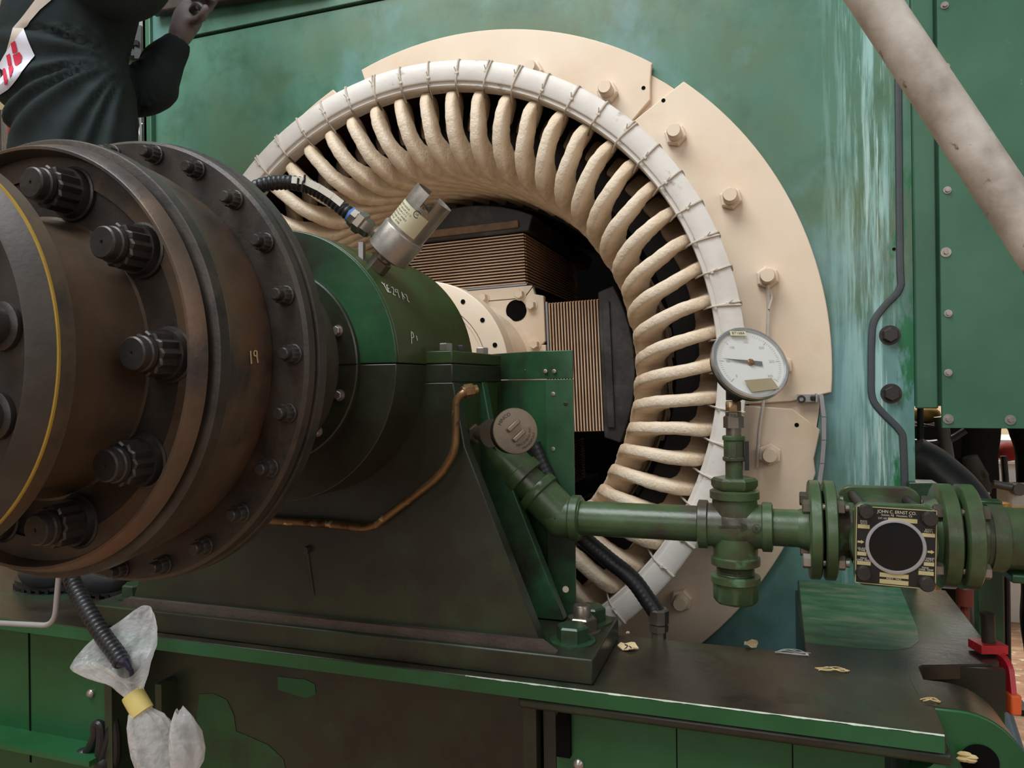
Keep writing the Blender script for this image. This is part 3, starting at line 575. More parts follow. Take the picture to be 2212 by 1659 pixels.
# conduit to the sensor
cd = thing('sensor_conduit', 'black corrugated conduit with white tag arching to the silver sensor', 'conduit', onpx(640, 400, mid))
ref = mid
bm = NB(); Q, R_ = corr([onpx(520, 425, ref) + FW * .02, onpx(556, 404, ref), onpx(610, 394, ref), onpx(664, 402, ref), onpx(706, 424, ref), onpx(742, 452, ref), onpx(760, 466, ref)], 15.5 * S_, .0075, .07); tube(bm, Q, R_, 16); obj('hose', bm, 'black_rubber', cd)
a_, b_ = onpx(756, 463, ref), onpx(806, 503, ref); dv = (b_ - a_).normalized(); px_ = S_
bm = NB(); lathe(bm, [(0, 18 * px_), (6 * px_, 18 * px_)], a_, dv, 24); obj('blue_collar', bm, 'blue', cd)
bm = NB(); lathe(bm, [(0, 21 * px_), (14 * px_, 23 * px_)], a_ + dv * 6 * px_, dv, 8); lathe(bm, [(18 * px_, 22 * px_), (22 * px_, 26 * px_), (36 * px_, 26 * px_), (40 * px_, 21 * px_), (54 * px_, 20 * px_), (60 * px_, 15 * px_)], a_, dv, 6); obj('gland_nut', bm, 'nickel', cd)
bm = NB()
for (x0, y0), (x1, y1) in zip(((636, 393), (664, 396), (694, 410), (722, 428), (742, 444)), ((664, 396), (694, 410), (722, 428), (742, 444), (764, 445))[:4]):
    pa, pb = onpx(x0, y0, ref) - FW * .012, onpx(x1, y1, ref) - FW * .012; t = (pb - pa); nn = (UP - t * UP.dot(t) / t.length_squared).normalized()
    obox(bm, (pa + pb) / 2, t * .53, nn * 7.5 * px_, FW * .0012)
obj('tag', bm, 'tag', cd)
bm = NB()
for x, y in ((662, 391), (648, 398)): rod(bm, onpx(x, y + 8, ref) - FW * .013, onpx(x + 2, y - 8, ref) - FW * .014, 2.5 * px_, 6)
tube(bm, cr([onpx(657, 420, ref) - FW * .014, onpx(660, 400, ref) - FW * .016, onpx(664, 388, ref) - FW * .012], 4), 2 * px_, 6)
obj('cable_tie', bm, 'black_rubber', cd)
# ------------------------------------------------------------------ bronze drain tube on the pedestal
bt = thing('drain_tube', 'thin bent bronze tube running down the dark pedestal front', 'tube', at(985, 960, -.71))
T = [at(1013, 843, -.705) + V((.0, .03, 0)), at(1008, 843, -.715), at(985, 862, -.718), at(984, 975, -.718), at(948, 1030, -.716), at(800, 1143, -.716), at(700, 1131, -.716), at(480, 1120, -.716)]
bm = NB(); tube(bm, fillet(T, .022), .0066, 14); obj('tube', bm, 'bronze', bt)
bm = NB(); p = at(1003, 846, -.712); d = (at(1026, 842, -.70) - p); hexp(bm, p, d, .0115, .016); lathe(bm, [(-.004, .009), (0, .0095)], p, d, 18); rod(bm, p, p + d.normalized() * .022, .008); obj('tube_nut', bm, 'bronze', bt)
# ------------------------------------------------------------------ temperature probe head
ph = thing('probe_head', 'round brown cast probe head with raised lettering on a hex neck', 'probe head', at(1060, 935, -.62))
hc = at(1113, 931, -.66); hn = V((.58, -.80, .16)).normalized(); hs = depth(hc) / F; hu, hv, _ = basis(hn, UP); hv = -hv if hv.dot(RT) < 0 else hv
bm = NB(); lathe(bm, [(-40 * hs, 36 * hs), (-34 * hs, 47 * hs), (-3 * hs, 50 * hs), (0, 50 * hs)], hc, hn, 56); obj('case', bm, 'head_side', ph)
bm = NB(); lathe(bm, [(0, 50.5 * hs), (3 * hs, 49.5 * hs), (3.6 * hs, 47 * hs)], hc, hn, 56); obj('lid', bm, 'head', ph)
for k in (-1, 1):
    bm = NB(); d = (hu * .62 + hv * .72).normalized(); e = (hv * .72 - hu * .8).normalized(); obox(bm, hc + hn * 7 * hs + e * 12 * hs * k + d * k * -3 * hs, d * 17 * hs, e * 5 * hs, hn * 6 * hs); obj('lid_rib', bm, 'head', ph, bevel=.0015)
bm = NB()
def arcf(R0, a0, up): return lambda u, v: hc + hn * 4.2 * hs + (hu * math.cos(a0 + up * u / R0) + hv * math.sin(a0 + up * u / R0)) * (R0 + up * v)
text_to(bm, 'MINCO', 11 * hs, arcf(38 * hs, -.75, 1)); text_to(bm, 'MINNEAPOLIS', 7.5 * hs, arcf(41 * hs, 2.25, -1)); text_to(bm, 'MINCO PROD INC', 7 * hs, arcf(32 * hs, 2.25, -1))
obj('raised_lettering', bm, 'head_side', ph)
bm = NB(); a_ = at(1010, 938, -.60); b_ = at(1082, 935, -.64); d = b_ - a_; lathe(bm, [(0, 13 * hs), (.006, 13 * hs)], a_ - d * .1, d, 18); hexp(bm, a_ + d * .05, d, 23 * hs, 28 * hs); lathe(bm, [(28 * hs, 12 * hs), (46 * hs, 13 * hs), (48 * hs, 19 * hs), (66 * hs, 26 * hs), (80 * hs, 32 * hs)], a_, d, 24); obj('hex_neck', bm, 'head', ph)
bm = NB(); rod(bm, a_ - d * .2, V((.262, a_.y, a_.z)), 13 * hs); obj('stem', bm, 'head', ph)
# ------------------------------------------------------------------ oil pipework
PY, PZ = -.53, -.275
op = thing('oil_pipe', 'green painted oil pipe with elbow, cross fitting and bolted flanges', 'pipe', (.7, PY, PZ))
mp = .000795
e0 = V((.258, PY, -.135)); e1 = at(1133, 1033, PY); e2 = at(1180, 1085, PY); e3 = V((.428, PY, PZ + .002))
d = (e1 - e0).normalized()
bm = NB(); lathe(bm, [(0, .034), (.05, .037), (.088, .038), (.09, .0415), (.108, .0415), (.110, .036)], e0, d, 32); obj('inlet_elbow', bm, 'green_pipe', op)
bm = NB(); lathe(bm, [(.108, .0315), (.16, .0315)], e0, d, 28); obj('nipple', bm, 'green_pipe', op)
k0 = e0 + d * .132; k1 = e0 + d * .165
bm = NB(); P = fillet([k0, k1 + d * .035, V((.395, PY, PZ + .001)), V((.440, PY, PZ))], .04, 8); tube(bm, P, .0365, 28)
lathe(bm, [(0, .0395), (.004, .0415), (.014, .0415), (.017, .037)], k0, d, 28); lathe(bm, [(0, .037), (.003, .0405), (.016, .0405), (.019, .036)], V((.421, PY, PZ)), (1, 0, 0), 28)
obj('elbow', bm, 'green_pipe', op)
bm = NB(); rod(bm, (.436, PY, PZ), (.66, PY, PZ), .0302, 32); obj('straight_pipe', bm, 'green_pipe', op)
cx = .702
bm = NB()
lathe(bm, [(-.060, .036), (-.058, .0405), (-.044, .0405), (-.042, .036), (0, .0375), (.042, .036), (.044, .0405), (.058, .0405), (.060, .036)], (cx, PY, PZ), (1, 0, 0), 36)
lathe(bm, [(-.066, .035), (-.064, .040), (-.052, .040), (-.05, .036), (0, .038), (.044, .036), (.046, .040), (.058, .040), (.060, .036)], (cx, PY, PZ), (0, 0, 1), 36)
sphere(bm, (cx, PY, PZ), .0425, 1, .98, 1, 32)
crs = obj('cross_fitting', bm, 'green_pipe', op)
bm = NB(); bvc = bvh_of(crs); fc = lambda x, y: hit(bvc, x, y, .001)
stroke(bm, [(1552, 1138), (1612, 1138)], 2, fc); stroke(bm, [(1600, 1131), (1614, 1138), (1600, 1146)], 2, fc)
for k in range(16): a, b = 2 * PI * k / 16, 2 * PI * (k + 1) / 16; stroke(bm, [(1634 + 9 * math.cos(a), 1142 + 9 * math.sin(a)), (1634 + 9 * math.cos(b), 1142 + 9 * math.sin(b))], 1, fc)
stroke(bm, [(1631, 1138), (1631, 1147)], 1, fc); stroke(bm, [(1631, 1138), (1637, 1140), (1632, 1142), (1638, 1146)], 1, fc)
obj('cast_arrow', bm, 'green_dirty', op)
def vz(py): return PZ - (py - 1135) * mp
bm = NB()
for z in [vz(1074) - .002 + i * .0035 for i in range(5)]: lathe(bm, [(0, .028), (.0017, .0295), (.0035, .028)], (cx, PY, z), (0, 0, 1), 28)
lathe(bm, [(0, .0335), (.006, .0375), (.015, .0375), (.019, .033)], (cx, PY, vz(1058)), (0, 0, 1), 6); obj('hex_bushing', bm, 'green_pipe', op)
bm = NB(); rod(bm, (cx, PY, vz(1045)), (cx, PY, vz(985)), .0142, 20); lathe(bm, [(0, .0165), (.002, .0185), (.006, .0185), (.008, .0165), (.034, .0165), (.036, .0185), (.041, .0185), (.043, .0165)], (cx, PY, vz(1000)), (0, 0, 1), 24)
obox(bm, (cx - .002, PY - .0165, vz(975)), (.006, 0, 0), (0, .0008, 0), (0, 0, .012)); obj('coupling_sleeve', bm, 'green_pipe', op)
bm = NB(); obox(bm, (cx + .0205, PY + .004, vz(988)), (.0035, 0, 0), (0, .010, 0), (0, 0, .024)); obj('stop_tab', bm, 'black_rubber', op)
bm = NB()
for i in range(6): lathe(bm, [(0, .0295), (.0018, .031), (.0036, .0295)], (cx, PY, vz(1238) + i * .0036), (0, 0, 1), 28)
obj('thread', bm, 'green_pipe', op)
bm = NB(); lathe(bm, [(0, .032), (.004, .035), (.032, .036), (.034, .040), (.044, .040), (.046, .034)], (cx, PY, vz(1295)), (0, 0, 1), 32, mod=lambda a, t: 1 if t > .033 else 1 + .03 * math.cos(8 * a)); obj('end_cap', bm, 'green_pipe', op)
bm = NB(); rod(bm, (.756, PY, PZ), (.835, PY, PZ), .0302, 28); lathe(bm, [(0, .0302), (.016, .036)], (.80, PY, PZ), (1, 0, 0), 28); obj('pipe_stub', bm, 'green_pipe', op)
def flange(x, th, hub=0):
    bm = NB(); lathe(bm, [(0, .076), (.002, .079), (th - .002, .079), (th, .076)], (x, PY, PZ), (1, 0, 0), 56)
    if hub: lathe(bm, [(0, .05), (.012, .046), (hub, .040)], (x + th, PY, PZ), (1, 0, 0), 36)
    obj('flange', bm, 'green_pipe', op)
flange(.816, .0175); flange(.838, .0175); flange(.998, .0225); flange(1.0265, .0225, .022)
for x in (.83, 1.018):
    bm = NB(); rod(bm, (x, PY, PZ), (x + .011, PY, PZ), .062, 32); obj('gasket', bm, 'dark_hole', op)
for x0, x1, hx in ((.812, .872, .0), (.986, 1.050, .004)):
    for a in (45, 135, 225, 315):
        c = V((0, PY + .060 * math.cos(math.radians(a)), PZ + .060 * math.sin(math.radians(a))))
        bm = NB(); rod(bm, c + V((x0, 0, 0)), c + V((x1, 0, 0)), .0065, 12)
        left, right = (.816, .8555) if x0 < .9 else (.998, 1.049)
        hexp(bm, c + V((left, 0, 0)), (-1, 0, 0), .0115, .011); hexp(bm, c + V((right, 0, 0)), (1, 0, 0), .0115, .011); obj('flange_bolt', bm, 'bolt_dark' if x0 < .9 and a in (135, 225) is False else 'bolt_steel' if a > 180 else 'nickel', op)
bm = NB(); rod(bm, (1.06, PY, PZ), (1.75, PY, PZ), .046, 36); lathe(bm, [(0, .05), (.02, .05)], (1.066, PY, PZ), (1, 0, 0), 36); obj('outlet_pipe', bm, 'green_pipe', op)
bm = NB(); x0_, x1_ = at(2095, 1260, -.24).x, at(2165, 1260, -.24).x; x0_ = max(x0_, 1.121); box(bm, x0_, x1_, -.25, -.22, -1.29, -.26); box(bm, 1.09, x1_, -.56, -.22, -.335, -.322); obj('pipe_support', bm, 'green', op, bevel=.003)
# ------------------------------------------------------------------ dial thermometer
gx = V((cx, PY, 0))
dt = thing('dial_thermometer', 'round white dial thermometer on a stem above the green cross fitting', 'thermometer', (cx, PY, vz(930)))
bm = NB(); hexp(bm, (cx, PY, vz(930)), (0, 0, 1), .0165, .020); lathe(bm, [(.02, .012), (.024, .013)], (cx, PY, vz(930)), (0, 0, 1), 20); rod(bm, (cx, PY, vz(948)), (cx, PY, vz(930)), .0125, 20); hexp(bm, (cx, PY, vz(905)), (0, 0, 1), .013, .007); obj('brass_nut', bm, 'nickel', dt)
bm = NB(); hexp(bm, (cx, PY, vz(895)), (0, 0, 1), .0125, .017); obj('stem_nut', bm, 'bronze', dt)
gn = V((.435, -.79, .435)).normalized(); gc_ = at(1620, 784, PY - .025); gu, gv, _ = basis(gn, UP); 
if gv.dot(RT) < 0: gv = -gv
GR = .0655
bm = NB(); rod(bm, (cx, PY, vz(872)), (cx, PY, vz(840)), .0118, 20); bk = gc_ - gn * .02; tube(bm, cr([(cx, PY, vz(850)), (cx + .004, PY, vz(835)), bk - gu * .045 - gv * .022 - gn * .004, bk - gu * .03 - gv * .016 - gn * .004], 5), [.0125] * 10 + [.013] * 6, 16); lathe(bm, [(-.018, .045), (-.015, .062), (0, .0645)], gc_, gn, 56); obj('case', bm, 'head_side', dt)
bm = NB(); lathe(bm, [(-.004, GR), (.002, GR), (.0045, GR - .002), (.0045, GR - .006), (.001, GR - .007)], gc_, gn, 64, caps=False); obj('bezel', bm, 'bezel', dt)
bm = NB(); lathe(bm, [(0, GR - .006), (.0006, GR - .0065)], gc_, gn, 56); obj('dial_face', bm, 'dial', dt)
gp = lambda u, v, h=.001: gc_ + gv * u + gu * v + gn * h
bm = NB()
for k in range(61):
    a = math.radians(220 - 260 * k / 60); r0 = .049 if k % 10 else .045; d = V((math.cos(a), math.sin(a))); n_ = V((-d.y, d.x)) * (.00025 if k % 10 else .0005)
    bm.faces.new([bm.verts.new(gp(*(d * r + n_ * s))) for r, s in ((r0, 1), (r0, -1), (.053, -1), (.053, 1))])
for k in range(7):
    a = math.radians(220 - 260 * k / 6); text_to(bm, str(k * 50), .0065, lambda u, v: gp(u + .038 * math.cos(a), v + .038 * math.sin(a)))
obj('dial_marks', bm, mat('faded_dial_print', [(168, 166, 162), (178, 176, 172)], 9, .6), dt)
bm = NB(); tip = onpx(1577, 781, gc_); q = gp(0, 0, .003); tl = ((tip - gc_) - gn * (tip - gc_).dot(gn)); dl = tl.normalized(); nl = gn.cross(dl)
vs = [bm.verts.new(q + p) for p in (dl * .05, nl * .0035 - dl * .004, -dl * .02 + nl * .004, -dl * .02 - nl * .004, -nl * .0035 - dl * .004)]; bm.faces.new(vs); obj('needle', bm, mat('grey_needle', [(92, 92, 92), (104, 104, 104)], 8, .4), dt)
bm = NB(); lathe(bm, [(.001, .0058), (.0045, .0055), (.006, .004)], gc_, gn, 20); obj('hub', bm, 'bronze', dt)
bm = NB(); obox(bm, gp(-.012, .0515, .0062), gv * .014, gu * .0042, gn * .0003); obj('name_tag', bm, 'label', dt)
bm = NB(); text_to(bm, 'BT168A', .0068, lambda u, v: gp(-.012 + u, .0515 + v, .0068)); obj('tag_print', bm, 'ink', dt)
bm = NB(); vs = [bm.verts.new(gp(x, y, .0056)) for x, y in ((-.020, -.034), (.028, -.030), (.037, -.049), (-.012, -.055))]; bm.faces.new(vs); obj('brown_tape', bm, 'tape', dt)
bm = NB(); lathe(bm, [(.0042, GR - .0062), (.0048, GR - .0066)], gc_, gn, 48); obj('cover_glass', bm, 'glass', dt)
# ------------------------------------------------------------------ sight flow indicator
sg = thing('sight_glass', 'square black flow sight glass with round window and nameplate between pipe flanges', 'sight glass', (.928, PY, -.34))
sc_ = V((.9285, -.62, -.2775)); sr = math.radians(-1.6); sX = V((math.cos(sr), 0, math.sin(sr))); sZ = V((-math.sin(sr), 0, math.cos(sr))); q = .104 / 683
sp = lambda cx_, cy_, h=0: sc_ + sX * (cx_ - 1100) * q - sZ * (cy_ - 805) * q + V((0, -h, 0))
def srect(bm, x0, x1, y0, y1, h, th=.0003): obox(bm, sp((x0 + x1) / 2, (y0 + y1) / 2, h), sX * (x1 - x0) / 2 * q, (0, th, 0), sZ * (y1 - y0) / 2 * q)
bm = NB(); lathe(bm, [(0, .058), (.006, .06), (.02, .058)], sc_ + V((0, .012, 0)), (0, 1, 0), 36); lathe(bm, [(.02, .05), (.17, .05)], sc_, (0, 1, 0), 36)
rod(bm, (.856, PY, PZ), (1.0, PY, PZ), .045, 32); lathe(bm, [(0, .056), (.02, .045)], (.855, PY, PZ), (1, 0, 0), 32); lathe(bm, [(0, .045), (.02, .056)], (.978, PY, PZ), (1, 0, 0), 32); obj('body', bm, 'green_pipe', sg)
def sqplate(bm, x0, x1, z0, z1, y0, y1, r=.012):
    P = []
    for cx_, cz_, a0 in ((x1 - r, z1 - r, 0), (x0 + r, z1 - r, 90), (x0 + r, z0 + r, 180), (x1 - r, z0 + r, 270)):
        for k in range(6): a = math.radians(a0 + 18 * k); P.append((cx_ + r * math.cos(a), cz_ + r * math.sin(a)))
    prism(bm, P, y0, y1)
bm = NB(); sqplate(bm, .868, .992, -.338, -.214, -.452, -.432, .02); obj('back_plate', bm, 'green_pipe', sg, bevel=.002)
bm = NB(); b2 = NB(); sqplate(bm, .874, .982, -.338, -.2165, -.618, -.604, .014); obj('front_frame', bm, 'green_pipe', sg, bevel=.002)
bm = NB(); srect(bm, 757, 1440, 440, 1180, .0005, .0015); obj('nameplate', bm, 'plate_black', sg)
bm = NB(); lathe(bm, [(.001, .0400), (.004, .0398), (.0045, .038), (.0045, .0355), (.002, .035), (.002, .0338)], sp(1100, 805), FRONT, 56, caps=False); obj('window_ring', bm, 'lip', sg)
bm = NB(); lathe(bm, [(.0016, .0350), (.0022, .0350)], sp(1100, 805), FRONT, 48); obj('window_pane', bm, 'glass_dark', sg)
bm = NB()
for r_ in ((1030, 1280, 530, 570), (768, 873, 615, 652), (1322, 1430, 655, 690), (768, 848, 880, 915), (768, 888, 970, 1005), (1340, 1427, 928, 962), (1297, 1425, 1015, 1052), (967, 1215, 1062, 1103), (967, 1215, 1125, 1166)): srect(bm, *r_, .0022)
srect(bm, 757, 1440, 436, 444, .0022); srect(bm, 753, 760, 440, 1180, .0022); srect(bm, 1437, 1443, 440, 1180, .0022); srect(bm, 757, 1440, 1176, 1183, .0022)
for x0, y0 in ((768, 783), (1368, 828)):
    bm.faces.new([bm.verts.new(sp(x0 + a, y0 + b, .0024)) for a, b in ((0, -10), (32, -10), (32, -19), (60, 0), (32, 19), (32, 10), (0, 10))])
obj('plate_fields', bm, 'plate_gold', sg)
bm = NB()
WID = {'JOHN C. ERNST CO.': 335, 'Sussex, NJ   Houston, TX': 265, 'OPER. PRESS': 130, 'OPER. TEMP': 120, 'GASKET': 74, 'CAT. NO.': 80}
for s, x, y, h in (('JOHN C. ERNST CO.', 1105, 477, 34), ('Sussex, NJ   Houston, TX', 1105, 508, 22), ('CAT. NO.', 985, 542, 20), ('PIPE', 820, 583, 20), ('SIZE', 822, 603, 20), ('BODY', 1378, 622, 20), ("MAT'L", 1378, 641, 20), ('GLASS', 808, 846, 20), ('TYPE', 808, 867, 20), ('MAX.', 828, 940, 20), ('OPER. PRESS', 828, 960, 20), ('GASKET', 1392, 893, 20), ("MAT'L", 1386, 914, 20), ('MAX.', 1356, 982, 20), ('OPER. TEMP', 1360, 1002, 20), ('FAB. NO.', 1091, 1052, 19), ('ASSY. NO.', 1091, 1115, 19)):
    text_to(bm, s, h * 1.25 * q, lambda u, v: sp(x + u / q, y - v / q, .0024), 1, WID.get(s, 15 * len(s)) * q)
obj('plate_lettering', bm, 'letter', sg)
for x, y in ((838, 483), (1378, 513), (823, 1080), (1365, 1128)):
    p = sp(x, y); bm = NB(); lathe(bm, [(-.002, .0095), (.002, .0108), (.010, .0105), (.0125, .009)], p, FRONT, 26); rod(bm, p + V((0, .01, 0)), p + V((0, .195, 0)), .0075, 16); obj('through_bolt', bm, 'bolt_dark', sg)
# ------------------------------------------------------------------ machine base
ZB = -.492
bs = thing('machine_base', 'long oil stained green steel base frame under pedestal and pipework', 'base frame', (0, -.6, -1.3))
TP = [(-1.9, -.74), (.966, -.74), (.972, -.62), (.979, -.50), (.985, -.49), (1.085, -.455), (1.104, -.44), (1.109, -.41), (1.119, -.008), (.82, -.008), (.812, -.487), (-.812, -.487), (-.82, -.008), (-1.9, -.008)]
bm = NB(); prismz(bm, TP, -.5165, ZB); obj('top_plate', bm, 'base', bs, bevel=.0018)
bm = NB(); prismz(bm, [(.823, -.01), (.814, -.435), (.90, -.437), (.95, -.432), (.982, -.41), (1.0, -.375), (1.012, -.30), (1.03, -.01)], ZB, ZB + .0006); obj('clean_patch', bm, 'pad', bs)
bm = NB(); box(bm, -1.9, .964, -.7415, -.7395, -.5155, ZB - .0015); obj('front_edge', bm, 'green_bright', bs)
bm = NB(); rnd = random.Random(3); n = 150; A = []; B = []
for i in range(n + 1):
    x = .30 + .664 * i / n; e = max(.0001, .0007 + .0009 * noise.noise(V((x * 40, 0, 0))) + .0005 * noise.noise(V((x * 150, 3, 0))))
    A.append(bm.verts.new((x, -.740 + e, ZB + .0002))); B.append(bm.verts.new((x, -.7419, ZB - e * 1.2)))
for i in range(n): bm.faces.new((A[i], A[i + 1], B[i + 1], B[i]))
obj('chipped_edge', bm, 'chip', bs)
bm = NB(); box(bm, -1.9, -.46, -.70, -.685, -1.25, -.5165); obj('left_panel', bm, 'green_bright', bs)
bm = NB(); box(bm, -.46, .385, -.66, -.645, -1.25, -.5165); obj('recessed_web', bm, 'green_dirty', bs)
bm = NB(); box(bm, .435, .90, -.70, -.685, -1.25, -.5165); obj('right_panel', bm, 'green_bright', bs)
bm = NB(); box(bm, .415, .436, -.70, -.655, -1.25, -.5165); box(bm, .388, .409, -.72, -.64, -1.25, -.5165); obj('rib', bm, 'green_dirty', bs)
bm = NB(); box(bm, -.448, -.43, -.735, -.64, -1.25, -.5165); obj('rib', bm, 'green_dirty', bs)
bm = NB(); box(bm, -.36, -.345, -.70, -.64, -1.25, -.60); obj('rib', bm, 'green_dirty', bs)
# drip shaped fresh paint on the recessed web
bm = NB(); w = lambda x, y: at(x, y, -.661)
for P in (([(430, 1500), (460, 1498), (490, 1512), (505, 1545), (510, 1580), (540, 1592), (580, 1610), (612, 1640), (620, 1680), (420, 1700), (420, 1600)]), ([(600, 1462), (660, 1468), (680, 1478), (682, 1500), (660, 1508), (620, 1496), (600, 1490)])):
    bm.faces.new([bm.verts.new(w(*p)) for p in P])
obj('paint_patch', bm, 'green_bright', bs)
bm = NB(); box(bm, -.6885, -.6845, -.7012, -.6995, -.80, -.53); obj('panel_seam', bm, 'dark_hole', bs)
bm = NB(); box(bm, .6205, .622, -.7012, -.6995, -.80, -.53); box(bm, .7815, .783, -.7012, -.6995, -.80, -.53); obj('panel_seam', bm, 'dark_hole', bs)
bm = NB(); box(bm, .385, .975, -.738, -.70, -.534, -.5165); obj('overhang_shade_strip', bm, 'green_dirty', bs, bevel=.006)  # dark strip that imitates the shade under the top plate's overhang
bm = NB(); a = at(1213, 1600, -.72); P = [(a.x + .011 * math.cos(t), a.z + .03 + .012 * math.sin(t)) for t in [PI * i / 10 for i in range(11)]] + [(a.x - .011, a.z - .03), (a.x + .011, a.z - .03)]; prism(bm, P, -.712, -.70); obj('lifting_slot', bm, 'dark_hole', bs)
for x, y in ((198, 1497), (1250, 1650)):
    bm = NB(); lathe(bm, [(0, .0085), (.004, .0085), (.0085, .005), (.0095, .002)], at(x, y, -.70), FRONT, 16); obj('panel_bolt', bm, 'bolt_steel', bs)
bm = NB(); box(bm, -1.9, -.46, -.76, -.70, -.745, -.735); obj('lower_ledge', bm, 'green_bright', bs)
bm = NB(); P = [(.90, -.80), (.905, -.70), (.912, -.60), (.93, -.56), (.955, -.53), (.966, -.52), (.966, -.80)]; prism(bm, P, -.735, -.69); obj('end_gusset', bm, 'green_bright', bs)
bm = NB(); P = [(.955, -1.25), (.955, ZB - .001)] + [(1.0 + .085 * math.sin(t), ZB - .087 + .086 * math.cos(t)) for t in [PI / 2 * i / 12 for i in range(13)]] + [(1.085, -1.25)]
prism(bm, P, -.655, -.55); lug = obj('lifting_lug', bm, 'green_bright', bs, bevel=.002)
bm = NB(); prism(bm, [(.956, ZB + .0006)] + [(1.0 + .0853 * math.sin(t), ZB - .087 + .0867 * math.cos(t)) for t in [PI / 2 * i / 12 for i in range(13)]] + [(1.079, -.60)] + [(.955, -.60)], -.651, -.553); obj('lug_top', bm, 'base', bs)
bm = NB(); lathe(bm, [(0, .0235), (.001, .0235)], at(2116, 1645, -.656), FRONT, 40); obj('lug_hole', bm, 'dark_hole', bs)
bm = NB(); box(bm, .965, 1.105, -.47, -.455, -.56, ZB - .003); obj('end_web', bm, 'green_dirty', bs)
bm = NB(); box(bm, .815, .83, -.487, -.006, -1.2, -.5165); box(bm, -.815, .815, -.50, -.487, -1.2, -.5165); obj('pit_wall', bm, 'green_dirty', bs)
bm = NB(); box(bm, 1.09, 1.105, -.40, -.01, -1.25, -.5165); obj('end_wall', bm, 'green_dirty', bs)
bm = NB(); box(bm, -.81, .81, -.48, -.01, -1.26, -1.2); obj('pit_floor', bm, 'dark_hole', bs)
# hand-sized rubbish in the lug hole
bm = NB(); c = at(2100, 1632, -.662)
for k in range(5):
    d = V((random.uniform(-.012, .012), -.003, random.uniform(-.006, .006))); sphere(bm, c + d, .006, 1.6, .6, .7, 8)
single('waste_scrap', bm, 'straw', 'pale crumpled scraps stuffed in the round lug hole at bottom right', 'scrap', c)
# ------------------------------------------------------------------ hose from the base to behind the pipe
bh = thing('base_hose', 'black ribbed hose curving from under the pipe to a base fitting', 'hose', atz(1421, 1372, ZB))
pe = atz(1423, 1378, ZB)
bm = NB(); Q, R_ = corr([at(1150, 960, -.515), at(1172, 1010, -.512), at(1205, 1075, -.505), at(1250, 1150, -.48), at(1310, 1205, -.47), at(1365, 1250, -.475), at(1402, 1300, -.48), pe + V((0, 0, .04))], .0155, .009, .02); tube(bm, Q, R_, 16); obj('hose', bm, 'black_rubber', bh)
bm = NB(); lathe(bm, [(0, .013), (.012, .013), (.013, .017), (.024, .0175), (.025, .015), (.027, .018), (.05, .0185), (.053, .016)], pe, (0, 0, 1), 8); obj('gland', bm, 'nickel', bh)
# ------------------------------------------------------------------ loose cable, bag, bent tube at lower left
lc = thing('loose_cable', 'black ribbed cable hanging below the coupling into a plastic bag', 'cable', at(285, 1450, -.83))
bm = NB(); Q, R_ = corr([at(130, 1180, -.74), at(158, 1260, -.77), at(190, 1320, -.79), at(222, 1372, -.80), at(250, 1410, -.81), at(264, 1432, -.815)], .0145, .0095, .06); tube(bm, Q, R_, 14); obj('jacket', bm, 'black_rubber', lc)
bm = NB(); tube(bm, cr([at(258, 1425, -.815), at(272, 1432, -.815), at(280, 1445, -.815), at(284, 1452, -.813), at(290, 1500, -.81)], 5), [.012, .012, .0115, .011, .010, .009, .007, .006, .005, .005, .004, .004, .004, .004, .004, .004, .004, .004, .004, .004, .004], 10); obj('taped_end', bm, mat('navy_tape', [(22, 20, 40), (30, 28, 54)], 10, .4), lc)
pb = thing('plastic_bag', 'milky plastic bag tied with yellow tape around the loose cable end', 'bag', at(300, 1515, -.82))
def sheetbag(rows, nseg, ph, yq, amp=.006):
    bm = NB(); rs = []
    for j, (x, y, w, dp) in enumerate(rows):
        c = at(x, y, yq); sc2 = depth(c) / F; ring = []
        for k in range(nseg):
            a = 2 * PI * k / nseg; n_ = noise.noise(V((math.cos(a) * 1.6, math.sin(a) * 1.6, j * .55 + ph)))
            fold = 1 + .10 * math.sin(7 * a + ph + j * .25) * (1 if w > 30 else .3) + .22 * n_
            ring.append(bm.verts.new(c + RT * (w * sc2 * math.cos(a) * fold) + FW * (dp * sc2 * math.sin(a) * fold) + UP * (amp * n_ * 2)))
        rs.append(ring)
    for a, b in zip(rs, rs[1:]): ringf(bm, a, b)
    return bm, rs
RIM = ((326, 1394, .015), (304, 1350, .05), (270, 1332, .065), (216, 1368, .06), (170, 1402, .03), (160, 1438, -.012), (232, 1414, -.035), (296, 1450, -.03))
def rimp(a):
    t = a / (2 * PI) * 8; k = int(t); f_ = t - k; P = [V((RIM[(k + q_) % 8][0], RIM[(k + q_) % 8][1], RIM[(k + q_) % 8][2])) for q_ in (-1, 0, 1, 2)]
    return .5 * (2 * P[1] + (P[2] - P[0]) * f_ + (2 * P[0] - 5 * P[1] + 4 * P[2] - P[3]) * f_ ** 2 + (3 * P[1] - P[0] - 3 * P[2] + P[3]) * f_ ** 3)
bm = NB(); rs = []; NS = 64
low = [(280, 1488, 27, 19), (292, 1504, 21, 16), (300, 1518, 20, 15), (306, 1532, 22, 16), (314, 1546, 34, 22), (324, 1568, 45, 28), (334, 1596, 50, 32), (345, 1628, 54, 34), (354, 1660, 54, 32), (362, 1692, 40, 24), (366, 1712, 12, 8)]
